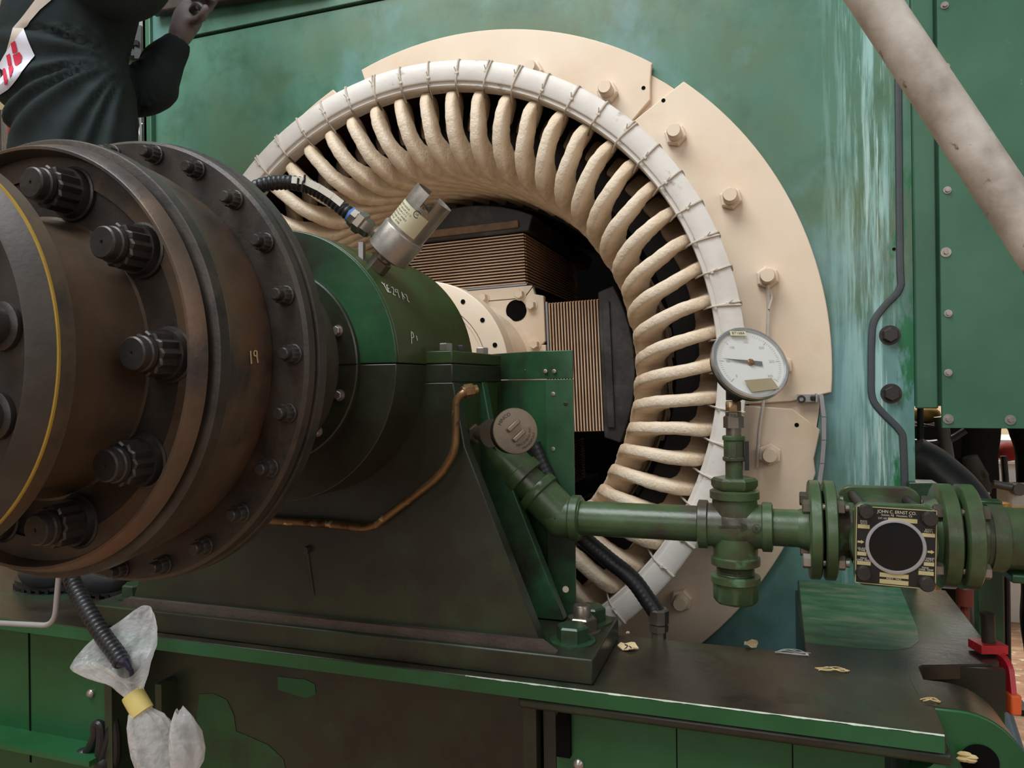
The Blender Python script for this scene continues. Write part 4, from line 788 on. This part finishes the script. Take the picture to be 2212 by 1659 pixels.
for j in range(7 + len(low)):
    ring = []
    for k in range(NS):
        a = 2 * PI * k / NS; n_ = noise.noise(V((math.cos(a) * 2.2, math.sin(a) * 2.2, j * .35))); n2 = noise.noise(V((math.cos(a) * 5, math.sin(a) * 5, j * .5 + 9)))
        if j < 7:
            t = j / 7; e = t * t * (3 - 2 * t); R3 = rimp(a); x0, y0, w0, d0 = low[0]; c = at(x0, y0, -.82); sc2 = depth(c) / F
            bul = 1 + .35 * math.sin(PI * t); px_ = R3.x * (1 - e) + (x0 + w0 * math.cos(a) * bul) * e; py_ = R3.y * (1 - t) + y0 * t
            p = CAMC + ray(px_, py_) * (depth(c) / ray(px_, py_).dot(FW)); dd = R3.z * (1 - e) + d0 * sc2 * math.sin(a) * e
            ring.append(bm.verts.new(p + FW * (dd + .006 * n_ * math.sin(PI * t) + .004 * n2) + RT * (.004 * n2 * t)))
        else:
            x, y, w, dp = low[j - 7]; c = at(x, y, -.82); sc2 = depth(c) / F; fold = 1 + (.07 * math.sin(9 * a + j) + .16 * n_ + .14 * abs(n2)) * (1 if w > 30 else .35)
            ring.append(bm.verts.new(c + RT * (w * sc2 * math.cos(a) * fold) + FW * (dp * sc2 * math.sin(a) * fold) + UP * (.01 * n_ * (w > 30))))
    rs.append(ring)
for a, b in zip(rs, rs[1:]): ringf(bm, a, b)
obj('film', bm, 'bag', pb, sharp=2)
bm, _ = sheetbag([(386, 1533, 8, 8), (392, 1552, 24, 14), (400, 1580, 34, 20), (406, 1612, 38, 22), (404, 1645, 34, 22), (396, 1680, 24, 18), (385, 1705, 10, 8)], 30, 4.1, -.835); obj('film_fold', bm, 'bag', pb, sharp=2)
bm = NB(); a_, b_ = at(286, 1497, -.82), at(310, 1538, -.82); lathe(bm, [(0, .0175), (.004, .0185), ((b_ - a_).length, .0185)], a_, b_ - a_, 22, mod=lambda a, t: 1 + .06 * math.sin(3 * a + 40 * t)); obj('tape_band', bm, 'yellow_tape', pb)
bm = NB(); tube(bm, fillet([at(135, 1170, -.795), at(126, 1260, -.795), at(118, 1352, -.795), at(-160, 1338, -.795)], .03), .0052, 12)
single('bent_tube', bm, 'lip', 'thin grey steel tube bent at a right angle below the coupling', 'tube', at(126, 1260, -.80))
hk = thing('hose_loop', 'black rubber hose loop hanging on the left base panel', 'hose', at(205, 1600, -.72))
bm = NB(); tube(bm, cr([at(168, 1640, -.725), at(190, 1622, -.73), at(205, 1590, -.735), at(206, 1568, -.735), at(216, 1566, -.735), at(219, 1590, -.735), at(216, 1640, -.735), at(232, 1600, -.73), at(246, 1558, -.725), at(250, 1640, -.725), at(220, 1700, -.725)], 6), .0088, 10); obj('loop', bm, 'black_rubber', hk)
bm = NB(); sphere(bm, at(180, 1630, -.73), .016, 1, .9, .8); sphere(bm, at(222, 1648, -.73), .017, 1, .9, 1); obj('knot', bm, 'black_rubber', hk)
# ------------------------------------------------------------------ rubbish on the base
def scrap(name, px, py, w, seed, m, label, cat, writing=False):
    c = atz(px, py, ZB); r = random.Random(seed); s = depth(c) / F * w; bm = NB(); n = 9
    top = [bm.verts.new(c + V((math.cos(2 * PI * k / n) * s * r.uniform(.75, 1.15), math.sin(2 * PI * k / n) * s * r.uniform(.8, 1.2), .003 + r.uniform(0, s * .5)))) for k in range(n)]
    ce = bm.verts.new(c + V((0, 0, .002 + s * .2)))
    for k in range(n): bm.faces.new((ce, top[k], top[(k + 1) % n]))
    g = bmesh.ops.extrude_face_region(bm, geom=bm.faces[:]); 
    for v in g['geom']:
        if isinstance(v, bmesh.types.BMVert): v.co.z -= .002
    for v in bm.verts: v.co.z = max(v.co.z, ZB + .0003)
    o = obj(name, bm, m, None, c, sharp=.3); tag(o, label, cat)
    if writing:
        bv = bvh_of(o); bm = NB(); f3 = lambda x, y: hit(bv, x, y, .0008)
        stroke(bm, [(px - 8, py - 9), (px - 1, py - 7), (px - 4, py - 2), (px - 8, py + 1)], 1, f3); stroke(bm, [(px + 2, py - 6), (px + 7, py - 2), (px + 1, py + 1)], 1, f3); stroke(bm, [(px - 10, py + 6), (px - 4, py + 8), (px + 1, py + 4), (px + 5, py + 8)], 1, f3); stroke(bm, [(px + 9, py - 4), (px + 13, py)], 1, f3)
        obj('handwriting', bm, 'ink', o)
scrap('paper_scrap', 1357, 1402, 20, 2, 'paper', 'torn cream paper scrap with handwriting beside the hose fitting', 'paper scrap', True)
scrap('paper_scrap', 1622, 1396, 15, 5, 'paper', 'small crumpled cream paper scrap near the pit edge', 'paper scrap')
scrap('paper_scrap', 1356, 1370, 5, 8, 'label', 'tiny pale paper flake just left of the hose fitting', 'paper scrap')
def strands(name, px, py, L, seed, m, label, n=4):
    r = random.Random(seed); bm = NB(); c = atz(px, py, ZB)
    for k in range(n):
        o_ = V((r.uniform(-.004, .004), r.uniform(-.006, .006), .0015)); d = V((1, r.uniform(-.15, .3), 0)) * L
        tube(bm, cr([c + o_ - d * .5, c + o_ - d * .2 + V((0, r.uniform(-.01, .01), .003)), c + o_ + d * .2 + V((0, r.uniform(-.01, .01), .003)), c + o_ + d * .5], 4), .0008 if m != 'fluff' else .0005, 5)
    sphere(bm, c + V((L * .45, 0, .002)), .0022, 1.3, 1, .8, 8)
    single(name, bm, m, label, 'fibre scrap', c)
strands('twine_scrap', 1798, 1449, .045, 1, 'straw', 'frayed yellow twine lying on the base near the nameplate')
strands('lint_scrap', 1712, 1413, .05, 4, 'fluff', 'grey wisp of lint lying on the base below the pipe cross', 6)
strands('twine_scrap', 2010, 1517, .022, 6, 'straw', 'short pale twine end lying at the base corner by the lug', 3)
# ------------------------------------------------------------------ grey pole in the foreground
bm = NB(); a_, b_ = at(1886, 0, -.9), at(2218, 498, -.9); d = (b_ - a_); tube(bm, cr([a_ - d * 1.2, a_, a_ + d * .5, b_, b_ + d * 2.5, b_ + d * 5.2], 6), .0235, 28)
single('pole', bm, 'pole', 'thick weathered grey pole slanting across the upper right corner', 'pole', b_)
# ------------------------------------------------------------------ valve lever at right
vl = thing('valve_lever', 'red bent valve lever with orange tip at the right end of the base', 'lever', at(2140, 1390, -.36))
YL = -.40
bm = NB(); rod(bm, at(2133, 1328, YL), at(2136, 1392, YL), .0105, 16); rod(bm, at(2133, 1324, YL), at(2133, 1331, YL), .0115, 12); obj('spindle', bm, 'steel_dark', vl)
bm = NB(); P = fillet([at(2106, 1394, YL), at(2152, 1402, YL), at(2174, 1432, YL - .02), at(2181, 1500, YL - .04)], .018); 
for p, q_ in zip(P, P[1:]):
    t = q_ - p; n_ = t.cross(FW).normalized(); obox(bm, (p + q_) / 2, t * .53, n_ * .0045, FW * .012)
obox(bm, at(2134, 1396, YL), RT * .022, FW * .018, UP * .007); obj('handle', bm, 'red_paint', vl, bevel=.001)
bm = NB(); p = at(2186, 1518, YL - .045); obox(bm, p, RT * .0085, FW * .012, UP * .016); obj('grip_tip', bm, 'orange', vl, bevel=.003)
bm = NB(); c = at(2150, 1512, YL - .03); rod(bm, c - RT * .012, c + RT * .03, .015, 20); obj('valve_stem', bm, 'steel_dark', vl)
bm = NB(); c = at(2143, 1508, YL - .03); rod(bm, c - RT * .006, c + RT * .002, .017, 20); obj('orange_ring', bm, 'orange', vl)
# ------------------------------------------------------------------ clutter beyond the base, lower right
bm = NB(); tube(bm, fillet([at(1970, 985, .25), at(2010, 1005, .25), at(2075, 1062, .22), at(2110, 1120, .2), at(2150, 1200, .2)], .08), .050, 24)
single('flexible_hose', bm, 'black_rubber', 'thick dark hose passing behind the sight glass beneath the green cover', 'hose', at(2010, 1005, .25))
bm = NB(); a_, b_ = at(2032, 900, .38), at(2058, 1062, .38); rod(bm, a_, b_ + (b_ - a_) * ((b_.z + 1.3) / (a_.z - b_.z)), .0165, 20); single('grey_post', bm, 'grey_pipe', 'upright grey steel pipe seen below the green cover edge', 'pipe', at(2058, 1062, .7))
bm = NB(); c = at(2012, 1022, .25); lathe(bm, [(-.004, .058), (.004, .058), (.004, .054), (-.004, .054), (-.004, .058)], c + V((0, .06, 0)), (-.35, -.8, .5), 40, caps=False); single('orange_hoop', bm, 'brass', 'thin orange edged round duct collar behind the dark hose', 'duct collar', c)
bm = NB(); c = at(2000, 896, 1.25); zc = c.z - .033; box(bm, c.x - .3, c.x + .09, 1.1, 1.5, -1.3, zc); single('dark_backdrop_cabinet', bm, 'trouser', 'black cabinet added as dark background behind the notch beside the cover', 'cabinet', (c.x, 1.3, -1.3), bevel=.005)  # added black box: dark backdrop in the notch and rest for the helmet
bm = NB(); sphere(bm, c, .05, 1, .8, .65); single('helmet', bm, 'brass', 'orange tan rounded object seen through the notch beside the cover', 'helmet', c)
bm = NB(); rod(bm, at(1988, 880, .38), at(1988, 1010, .38), .008, 10); rod(bm, at(1978, 915, .38), at(2030, 922, .38), .003, 6); tube(bm, cr([at(1975, 955, .38), at(2010, 958, .38), at(2050, 950, .38), at(2085, 930, .38)], 6), .009, 8); single('cable_bundle', bm, 'black_rubber', 'thin black cables hanging in the gap below the side strip', 'cable', at(1988, 990, .38))
bm = NB(); rod(bm, V((at(2150, 1265, .6).x, .6, -.93)), V((at(2240, 1440, .5).x, .45, -1.275)), .024, 24); single('floor_pipe', bm, 'slate', 'blue grey pipe lying on the plank floor at the far right', 'pipe', at(2200, 1340, .6))
def crate(px, py, Y, w, h, m, lab, name='crate'):
    c = at(px, py, Y); s = depth(c) / F; bm = NB(); box(bm, c.x - w * s, c.x + w * s, Y, Y + .3, c.z - h * s, c.z + h * s)
    for k in (-.4, .3): box(bm, c.x - w * s * 1.02, c.x + w * s * 1.02, Y - .012, Y, c.z + h * s * k - .01, c.z + h * s * k + .01)
    return single(name, bm, m, lab, 'box', (c.x, Y, c.z - h * s), bevel=.004)
c = at(2183, 1010, 2.6); s = depth(c) / F; bm = NB(); box(bm, c.x - .25, c.x + .35, 2.6, 3.0, -1.3, c.z + 60 * s); box(bm, c.x - .27, c.x + .37, 2.57, 2.6, c.z + 8 * s, c.z + 16 * s); box(bm, c.x - .27, c.x + .37, 2.57, 2.6, c.z - 30 * s, c.z - 26 * s)
single('shelf_unit', bm, 'white_box', 'white shelving seen between the legs of the standing person at right', 'shelf', (c.x, 2.6, -1.3), bevel=.004)
bm = NB(); P = at(2187, 976, 1.5); sphere(bm, P, .052, 1.2, .7, .75)
for v in bm.verts: v.co += v.normal * 0 + V((0, 0, .012 * noise.noise(v.co * 14)))
rag = single('red_rag', bm, 'cloth_red', 'dark red cloth hanging behind the trouser leg at right', 'cloth', P)
bm = NB(); rod(bm, at(2168, 985, 1.45), at(2172, 1036, 1.45), .012, 10); rod(bm, at(2172, 1036, 1.45), V((at(2172, 1036, 1.45).x, 1.45, -1.3)), .012, 10); box(bm, at(2172, 1036, 1.45).x - .06, at(2172, 1036, 1.45).x + .06, 1.4, 1.5, -1.3, -1.28); single('black_stand', bm, 'black_rubber', 'thin black stand post below the red cloth', 'stand', (at(2172, 1036, 1.45).x, 1.45, -1.3))
wb = thing('work_bench', 'low bench with brass castings and pipes beyond the outlet pipe', 'bench', (2.0, .55, -1.3))
cb = at(2190, 1105, .6); bm = NB(); zt = at(2190, 1122, .6).z
box(bm, cb.x - .18, cb.x + .5, .45, 1.0, zt - .04, zt); box(bm, cb.x - .16, cb.x - .12, .5, .54, -1.3, zt - .04); box(bm, cb.x + .42, cb.x + .46, .5, .54, -1.3, zt - .04); box(bm, cb.x - .16, cb.x - .12, .9, .94, -1.3, zt - .04); obj('bench_top', bm, 'brass', wb, bevel=.004)
bm = NB(); p = at(2163, 1098, .55); lathe(bm, [(0, .025), (.05, .024), (.055, .018)], (p.x, p.y, zt), (0, 0, 1), 20); obox(bm, (p.x + .05, .55, zt + .02), (.09, 0, 0), (0, .04, 0), (0, 0, .02)); single('brass_casting', bm, 'brass', 'yellow brass casting with a round boss behind the outlet pipe', 'casting', (p.x, p.y, zt), bevel=.006)
bm = NB(); rod(bm, at(2145, 1045, .75), at(2202, 1056, .75), .012, 16); lathe(bm, [(-.012, .019), (.012, .019)], at(2198, 1056, .75), (.3, -1, 0), 20); single('steel_pipe_end', bm, 'grey_pipe', 'dark steel pipe end lying behind the brass casting', 'pipe', at(2170, 1056, .75))
bm = NB(); p = at(2212, 1050, .82); p.z = zt + .036; obox(bm, p, (.06, 0, 0), (0, .06, 0), (.0, 0, .035)); single('white_package', bm, 'white_box', 'glossy white wrapped package on the bench at the right edge', 'package', p, bevel=.012)
bm = NB(); p = at(2084, 1262, .2); rod(bm, p, p + V((0, 0, -.05)), .018, 18); rod(bm, p + V((0, 0, -.05)), V((p.x, p.y, -1.3)), .01, 10); single('red_post', bm, mat('red_brown_primer', [(96, 34, 24), (116, 46, 32)], 12, .6), 'short red brown post below the right flange pair', 'post', (p.x, p.y, -1.3))
# ------------------------------------------------------------------ people
def loft(bm, rings, seg=20):
    rs = []
    for c, hw, hd, rx in rings:
        rs.append([bm.verts.new(V(c) + V(rx) * (hw * math.cos(2 * PI * k / seg)) + V((rx[1], -rx[0], 0)) * (-hd * math.sin(2 * PI * k / seg))) for k in range(seg)])
    for a, b in zip(rs, rs[1:]): ringf(bm, a, b)
    bm.faces.new(rs[0]); bm.faces.new(rs[-1][::-1])
rx = V((RT.x, RT.y, 0)).normalized()
YP = -.5
def pr_(x0, x1, y, hdr=.62, Y=YP):
    c = at((x0 + x1) / 2, y, Y); w = (x1 - x0) / 2 * depth(c) / F; return (c, w, w * hdr, rx)
torso = [pr_(48, 296, 420), pr_(36, 297, 345), pr_(36, 294, 305), pr_(22, 286, 245), pr_(8, 277, 185), pr_(2, 268, 125), pr_(8, 285, 60), pr_(22, 300, 0), pr_(30, 320, -60), pr_(50, 330, -120), pr_(100, 300, -165), pr_(150, 260, -190)]
hipc = at(165, 420, YP); fl, fr = V((-.83, -.53, ZB)), V((-.665, -.52, ZB))
def limb(bm, pts, rad, n=6): 
    P = cr(pts, n); k = len(P) - 1; R_ = []
    for i in range(len(P)):
        t = i / k * (len(rad) - 1); j = min(int(t), len(rad) - 2); R_.append(rad[j] + (rad[j + 1] - rad[j]) * (t - j))
    tube(bm, P, R_, 16)
elbow = at(325, 192, -.34); wrist = at(386, 84, -.30); sho = at(190, 150, -.40)
def worker_shape(g, cloth):
    bm = NB(); loft(bm, [(c, w + g, h + g, r) for c, w, h, r in torso])
    for f_, sx in ((fl, -.06), (fr, .06)):
        limb(bm, [hipc + rx * sx + V((0, 0, .06)), hipc + rx * sx * 1.1 + V((0, 0, -.12)), V((f_.x, f_.y, .0)), V((f_.x, f_.y + .02, -.2)), V((f_.x, f_.y + .02, ZB + (.10 if cloth else .03)))], [.10 + g, .10 + g, .075 + g, .066 + g, .055 + g])
    limb(bm, [sho, at(250, 192, -.37), elbow, elbow.lerp(wrist, .25), elbow.lerp(wrist, .65), wrist], [.075 + g, .062 + g, .056 + g, .052 + g, .040 + g, .030 + g])
    limb(bm, [at(215, -60, YP - .02), at(275, -35, YP - .03), at(330, -75, YP), at(400, -150, YP + .05)], [.085 + g, .075 + g, .058 + g, .045 + g])
    return bm
bm = worker_shape(-.008, False)
nk = at(205, -205, YP); hd = at(215, -290, YP); limb(bm, [at(200, -150, YP), nk, hd], [.07, .06, .07]); sphere(bm, hd, .098, .85, 1.0, 1.18); sphere(bm, hd + V((.02, .105, -.01)), .016, .8, 1, 1.2, 8)
for s in (-1, 1): sphere(bm, hd + rx * s * .085, .024, .4, .8, 1.2, 10)
palm = at(405, 42, -.28); limb(bm, [wrist, at(392, 70, -.295), palm, at(418, 20, -.27)], [.027, .03, .036, .03])
hand_dir = (at(425, 5, -.26) - wrist).normalized(); hr = rx
for k, (ox, L1) in enumerate(((-.030, .033), (-.010, .038), (.010, .036), (.029, .029))):
    b0 = at(412, 22, -.275) + hr * (ox + .008) + V((0, 0, ox * -.25)); b1 = b0 + V((.012, .015, L1)); b2 = b1 + V((.018, -.012, .004)); b3 = b2 + V((.006, -.018, -.018)); limb(bm, [b0, b1, b2, b3], [.0105, .010, .0092, .0075], 4)
limb(bm, [at(400, 52, -.29), at(432, 40, -.31), at(444, 22, -.315), at(442, 12, -.31)], [.013, .012, .0105, .009], 4)
handtip = at(432, 22, -.29)
bm = remesh(bm, .0075, 4)
person = tag(obj('person', bm, 'skin', None, (-.75, YP, ZB), sharp=3), 'worker in dark green overalls seen from behind, leaning over left of the coupling', 'person')
bm = remesh(worker_shape(.004, True), .0085, 5)
A_ = at(255, 120, YP)
for v in bm.verts:
    p = v.co; dpt = p - A_; 
    if p.z > -.1 and p.y < -.36:
        sx, sz = dpt.dot(rx), dpt.z; ang = math.atan2(sz, sx); r_ = math.hypot(sx, sz); k = min(1, r_ / .12)
        if sz < .05: v.co += v.normal * (.0075 * k * math.sin(ang * 23 + 1.8 * math.sin(ang * 7)) + .003 * noise.noise(p * 22))
    else: v.co += v.normal * (.008 * noise.noise(p * 16))
ov = obj('overall', bm, 'overall', person, sharp=3)
bv = bvh_of(ov)
bm = NB(); decal(bm, [(52, 64), (77, 121), (58, 146), (20, 192), (-14, 214), (-14, 165), (16, 112)], bv, .003); obj('logo_patch', bm, 'patch', person)
bm = NB()
for P in ([(27, 94), (36, 88), (41, 112), (31, 117)], [(31, 120), (45, 113), (51, 122), (49, 136), (40, 146), (36, 143)], [(17, 121), (25, 116), (29, 140), (22, 145)], [(22, 148), (30, 141), (33, 150), (29, 162), (25, 170)], [(10, 150), (15, 148), (20, 172), (18, 180), (13, 183)]):
    decal(bm, P, bv, .0045, 2)
obj('logo_letters', bm, 'red', person)
bm = NB(); decal(bm, [(52, 64), (30, 62), (52, 35), (86, -10), (125, -10), (88, 22)], bv, .003); decal(bm, [(16, 112), (30, 62), (52, 64)], bv, .003); obj('reflective_stripe', bm, 'beige', person)
for f_ in (fl, fr):
    bm = NB(); sphere(bm, f_ + V((-.0, -.0, .055)), .055, 1, 1, 1.2); sphere(bm, f_ + V((.03, -.035, .045)), .05, 1.5, 1.0, .85); bm = remesh(bm, .007, 4); bt_ = obj('boot', bm, 'boot', person, sharp=2)
    bm = NB(); prismz(bm, [(f_.x + .012 + .095 * math.cos(a), f_.y - .012 + .055 * math.sin(a)) for a in [2 * PI * i / 24 for i in range(24)]], ZB + .006, ZB + .022)
    for i in range(24):
        a = 2 * PI * i / 24; obox(bm, (f_.x + .012 + .088 * math.cos(a), f_.y - .012 + .05 * math.sin(a), ZB + .005), (.006, 0, 0), (0, .006, 0), (0, 0, .005))
    obj('tread_sole', bm, 'black_rubber', bt_)
bm = remesh((lambda b: (sphere(b, hd + V((0, -.012, .03)), .104, .86, .98, 1.05), b)[1])(NB()), .012, 2); obj('hair', bm, 'hair', person, sharp=3)
bm = NB(); tube(bm, cr([handtip + V((-.03, 0, -.005)), handtip + V((0, -.012, .006)), handtip + V((.02, -.01, -.01)), handtip + V((.012, -.01, -.03))], 5), .0095, 10); rod(bm, handtip + V((.0, -.01, 0)), handtip + V((.012, -.02, -.004)), .006, 8)
single('shackle', bm, 'bolt_dark', 'dark metal shackle held in the raised hand of the worker', 'shackle', handtip)
# background second person
YQ = 1.15
def q_(x, y): return at(x, y, YQ)
sQ = depth(q_(2120, 1000)) / F
def second_shape(g, cloth):
    bm = NB(); hip = q_(2140, 870)
    loft(bm, [(q_(2152, 832), 84 * sQ + g, 42 * sQ + g, rx), (q_(2152, 800), 86 * sQ + g, 46 * sQ + g, rx), (q_(2150, 740), 78 * sQ + g, 42 * sQ + g, rx), (q_(2150, 650), 84 * sQ + g, 44 * sQ + g, rx), (q_(2150, 590), 78 * sQ + g, 40 * sQ + g, rx), (q_(2150, 565), 34 * sQ + g, 30 * sQ + g, rx)])
    limb(bm, [q_(2100, 850), q_(2104, 960), q_(2104, 1050), q_(2100, 1220), V((q_(2100, 1220).x, YQ, -1.22))], [48 * sQ + g, 45 * sQ + g, 42 * sQ + g, 36 * sQ + g, 30 * sQ + g])
    limb(bm, [q_(2214, 850), q_(2238, 950), q_(2252, 1050), q_(2250, 1220), V((q_(2250, 1220).x, YQ, -1.22))], [50 * sQ + g, 45 * sQ + g, 42 * sQ + g, 36 * sQ + g, 30 * sQ + g])
    limb(bm, [q_(2078, 620), q_(2058, 740), q_(2062, 830), q_(2086, 930), q_(2098, 985)], [26 * sQ + g, 24 * sQ + g, 22 * sQ + g, 19 * sQ + g, 15 * sQ + g])
    limb(bm, [q_(2204, 620), q_(2236, 740), q_(2240, 850), q_(2250, 960)], [26 * sQ + g, 24 * sQ + g, 20 * sQ + g, 15 * sQ + g])
    return bm
bm = second_shape(-.008, False); hd2 = q_(2140, 505); limb(bm, [q_(2140, 590), q_(2140, 555), hd2], [.06, .055, .06]); sphere(bm, hd2, .1, .85, 1, 1.18); sphere(bm, hd2 + V((0, .1, -.01)), .016, .8, 1, 1.2, 8)
bm = remesh(bm, .014, 3)
p2 = tag(obj('person', bm, 'skin', None, (q_(2160, 1200).x, YQ, -1.3), sharp=3), 'person in black trousers standing behind the green cover, gloved hand hanging down', 'person')
bm = remesh(second_shape(.004, True), .014, 3)
for v in bm.verts: v.co += v.normal * (.012 * noise.noise(v.co * 9))
obj('trousers_and_jacket', bm, 'trouser', p2, sharp=3)
bm = NB(); G = q_
def qg(x, y, dy=-.10): return at(x, y, YQ + dy)
limb(bm, [qg(2094, 985), qg(2104, 1012), qg(2116, 1038)], [15 * sQ, 19 * sQ, 19 * sQ])
for k, (x, y) in enumerate(((2120, 1078), (2130, 1074), (2138, 1066), (2142, 1054))): limb(bm, [qg(2108 + 4 * k, 1032 - 3 * k), qg((2110 + 4 * k + x) / 2, (1030 + y) / 2), qg(x, y, -.085)], [7 * sQ, 6.5 * sQ, 5 * sQ], 4)
limb(bm, [qg(2106, 1008), qg(2122, 1015, -.12), qg(2133, 1030, -.13)], [6.5 * sQ, 6 * sQ, 5 * sQ], 4)
bm = remesh(bm, .004, 3); obj('glove', bm, 'glove', p2, sharp=3)
bm = NB(); sphere(bm, qg(2135, 1066, -.125), 3 * sQ); obj('glove_stud', bm, 'white_box', p2)
for x in (q_(2100, 1220).x, q_(2250, 1220).x):
    bm = NB(); sphere(bm, (x, YQ - .03, -1.25), .055, 1, 2.2, .95); obj('boot', bm, 'boot', p2)
bm = remesh((lambda b: (sphere(b, hd2 + V((0, -.01, .03)), .106, .86, .98, 1.05), b)[1])(NB()), .014, 2); obj('hair', bm, 'hair', p2, sharp=3)
# ------------------------------------------------------------------ background at the upper left
bm = NB(); a_ = at(8, 240, .6); box(bm, a_.x - .04, a_.x + .015, .58, .63, -1.3, a_.z); single('rusty_post', bm, 'steel_dark', 'rusty square post standing behind the worker at the left edge', 'post', (a_.x, .6, -1.3), bevel=.004)
bm = NB(); a_ = at(296, 200, .35); box(bm, a_.x - .03, a_.x + .02, .34, .42, -1.3, 1.6); single('green_column', bm, 'panel', 'green steel column left of the end wall behind the bent elbow', 'column', (a_.x, .35, -1.3), bevel=.004)
kb = thing('angle_bracket', 'black angle bracket on the green column above the bent elbow', 'bracket', at(290, 100, .3))
bm = NB(); a_, b_ = at(301, 62, .3), at(306, 130, .3); obox(bm, (a_ + b_) / 2, RT * .012, FW * .02, UP * .06); obj('upright', bm, 'black_rubber', kb)
bm = NB(); a_, b_ = at(254, 98, .3), at(306, 100, .3); obox(bm, (a_ + b_) / 2, (b_ - a_) / 2, FW * .03, UP * .009); obox(bm, at(285, 118, .3), RT * .03, FW * .02, UP * .012); obj('shelf_arm', bm, 'black_rubber', kb)
bm = NB(); rod(bm, at(299, 243, .1), at(299, 272, .1), .009, 14); tube(bm, cr([at(299, 272, .1), at(305, 310, .1), at(306, 360, .1), V((at(306, 360, .1).x, .1, -1.3))], 5), .006, 10); rod(bm, at(299, 262, .1), at(299, 264, .1), .0095, 14); single('steel_coupler', bm, 'bezel', 'shiny steel hose coupler beside the worker waist', 'coupler', at(299, 272, .1))
bm = NB(); p = at(26, 12, .5); rod(bm, (p.x, p.y, -1.3), p, .022, 18); single('red_pipe', bm, 'cloth_red', 'dark red upright pipe end at the top left corner', 'pipe', (p.x, p.y, -1.3))
# ------------------------------------------------------------------ light
w = bpy.data.worlds.new('world'); sc.world = w; w.use_nodes = True
w.node_tree.nodes['Background'].inputs[0].default_value = (.70, .74, .78, 1); w.node_tree.nodes['Background'].inputs[1].default_value = .32
def area(name, loc, tgt, sx, sy, e, col=(1, 1, 1)):
    l = bpy.data.lights.new(name, 'AREA'); l.shape = 'RECTANGLE'; l.size = sx; l.size_y = sy; l.energy = e; l.color = col
    o = bpy.data.objects.new(name, l); COL.objects.link(o); o.location = loc; d = V(tgt) - V(loc); o.rotation_euler = d.to_track_quat('-Z', 'Y').to_euler(); return o
area('hall_skylight', (-.8, -2.6, 5.2), (0, .0, 1.3), 3.2, 2.4, 240, (.92, .97, 1))
area('bay_door_daylight', (4.8, -3.2, 3.4), (.8, 0, 1.2), 2.4, 2.4, 45, (1, .94, .87))
area('camera_side_fill', (.3, -5.6, 2.6), (.3, 0, 1.2), 3.6, 1.8, 42, (1, .97, .92))  # unseen fill added behind the camera to brighten the recessed rotor
area('far_hall_lamp', (1.5, 4.2, 4.5), (1.8, 3.5, 0), 2.5, 2.5, 330, (1, .95, .88))
vs = sc.view_settings; sc.display_settings.display_device = 'sRGB'; vs.view_transform = 'Standard'; vs.look = 'None'; vs.gamma = 1; vs.exposure = 0; vs.use_curve_mapping = False
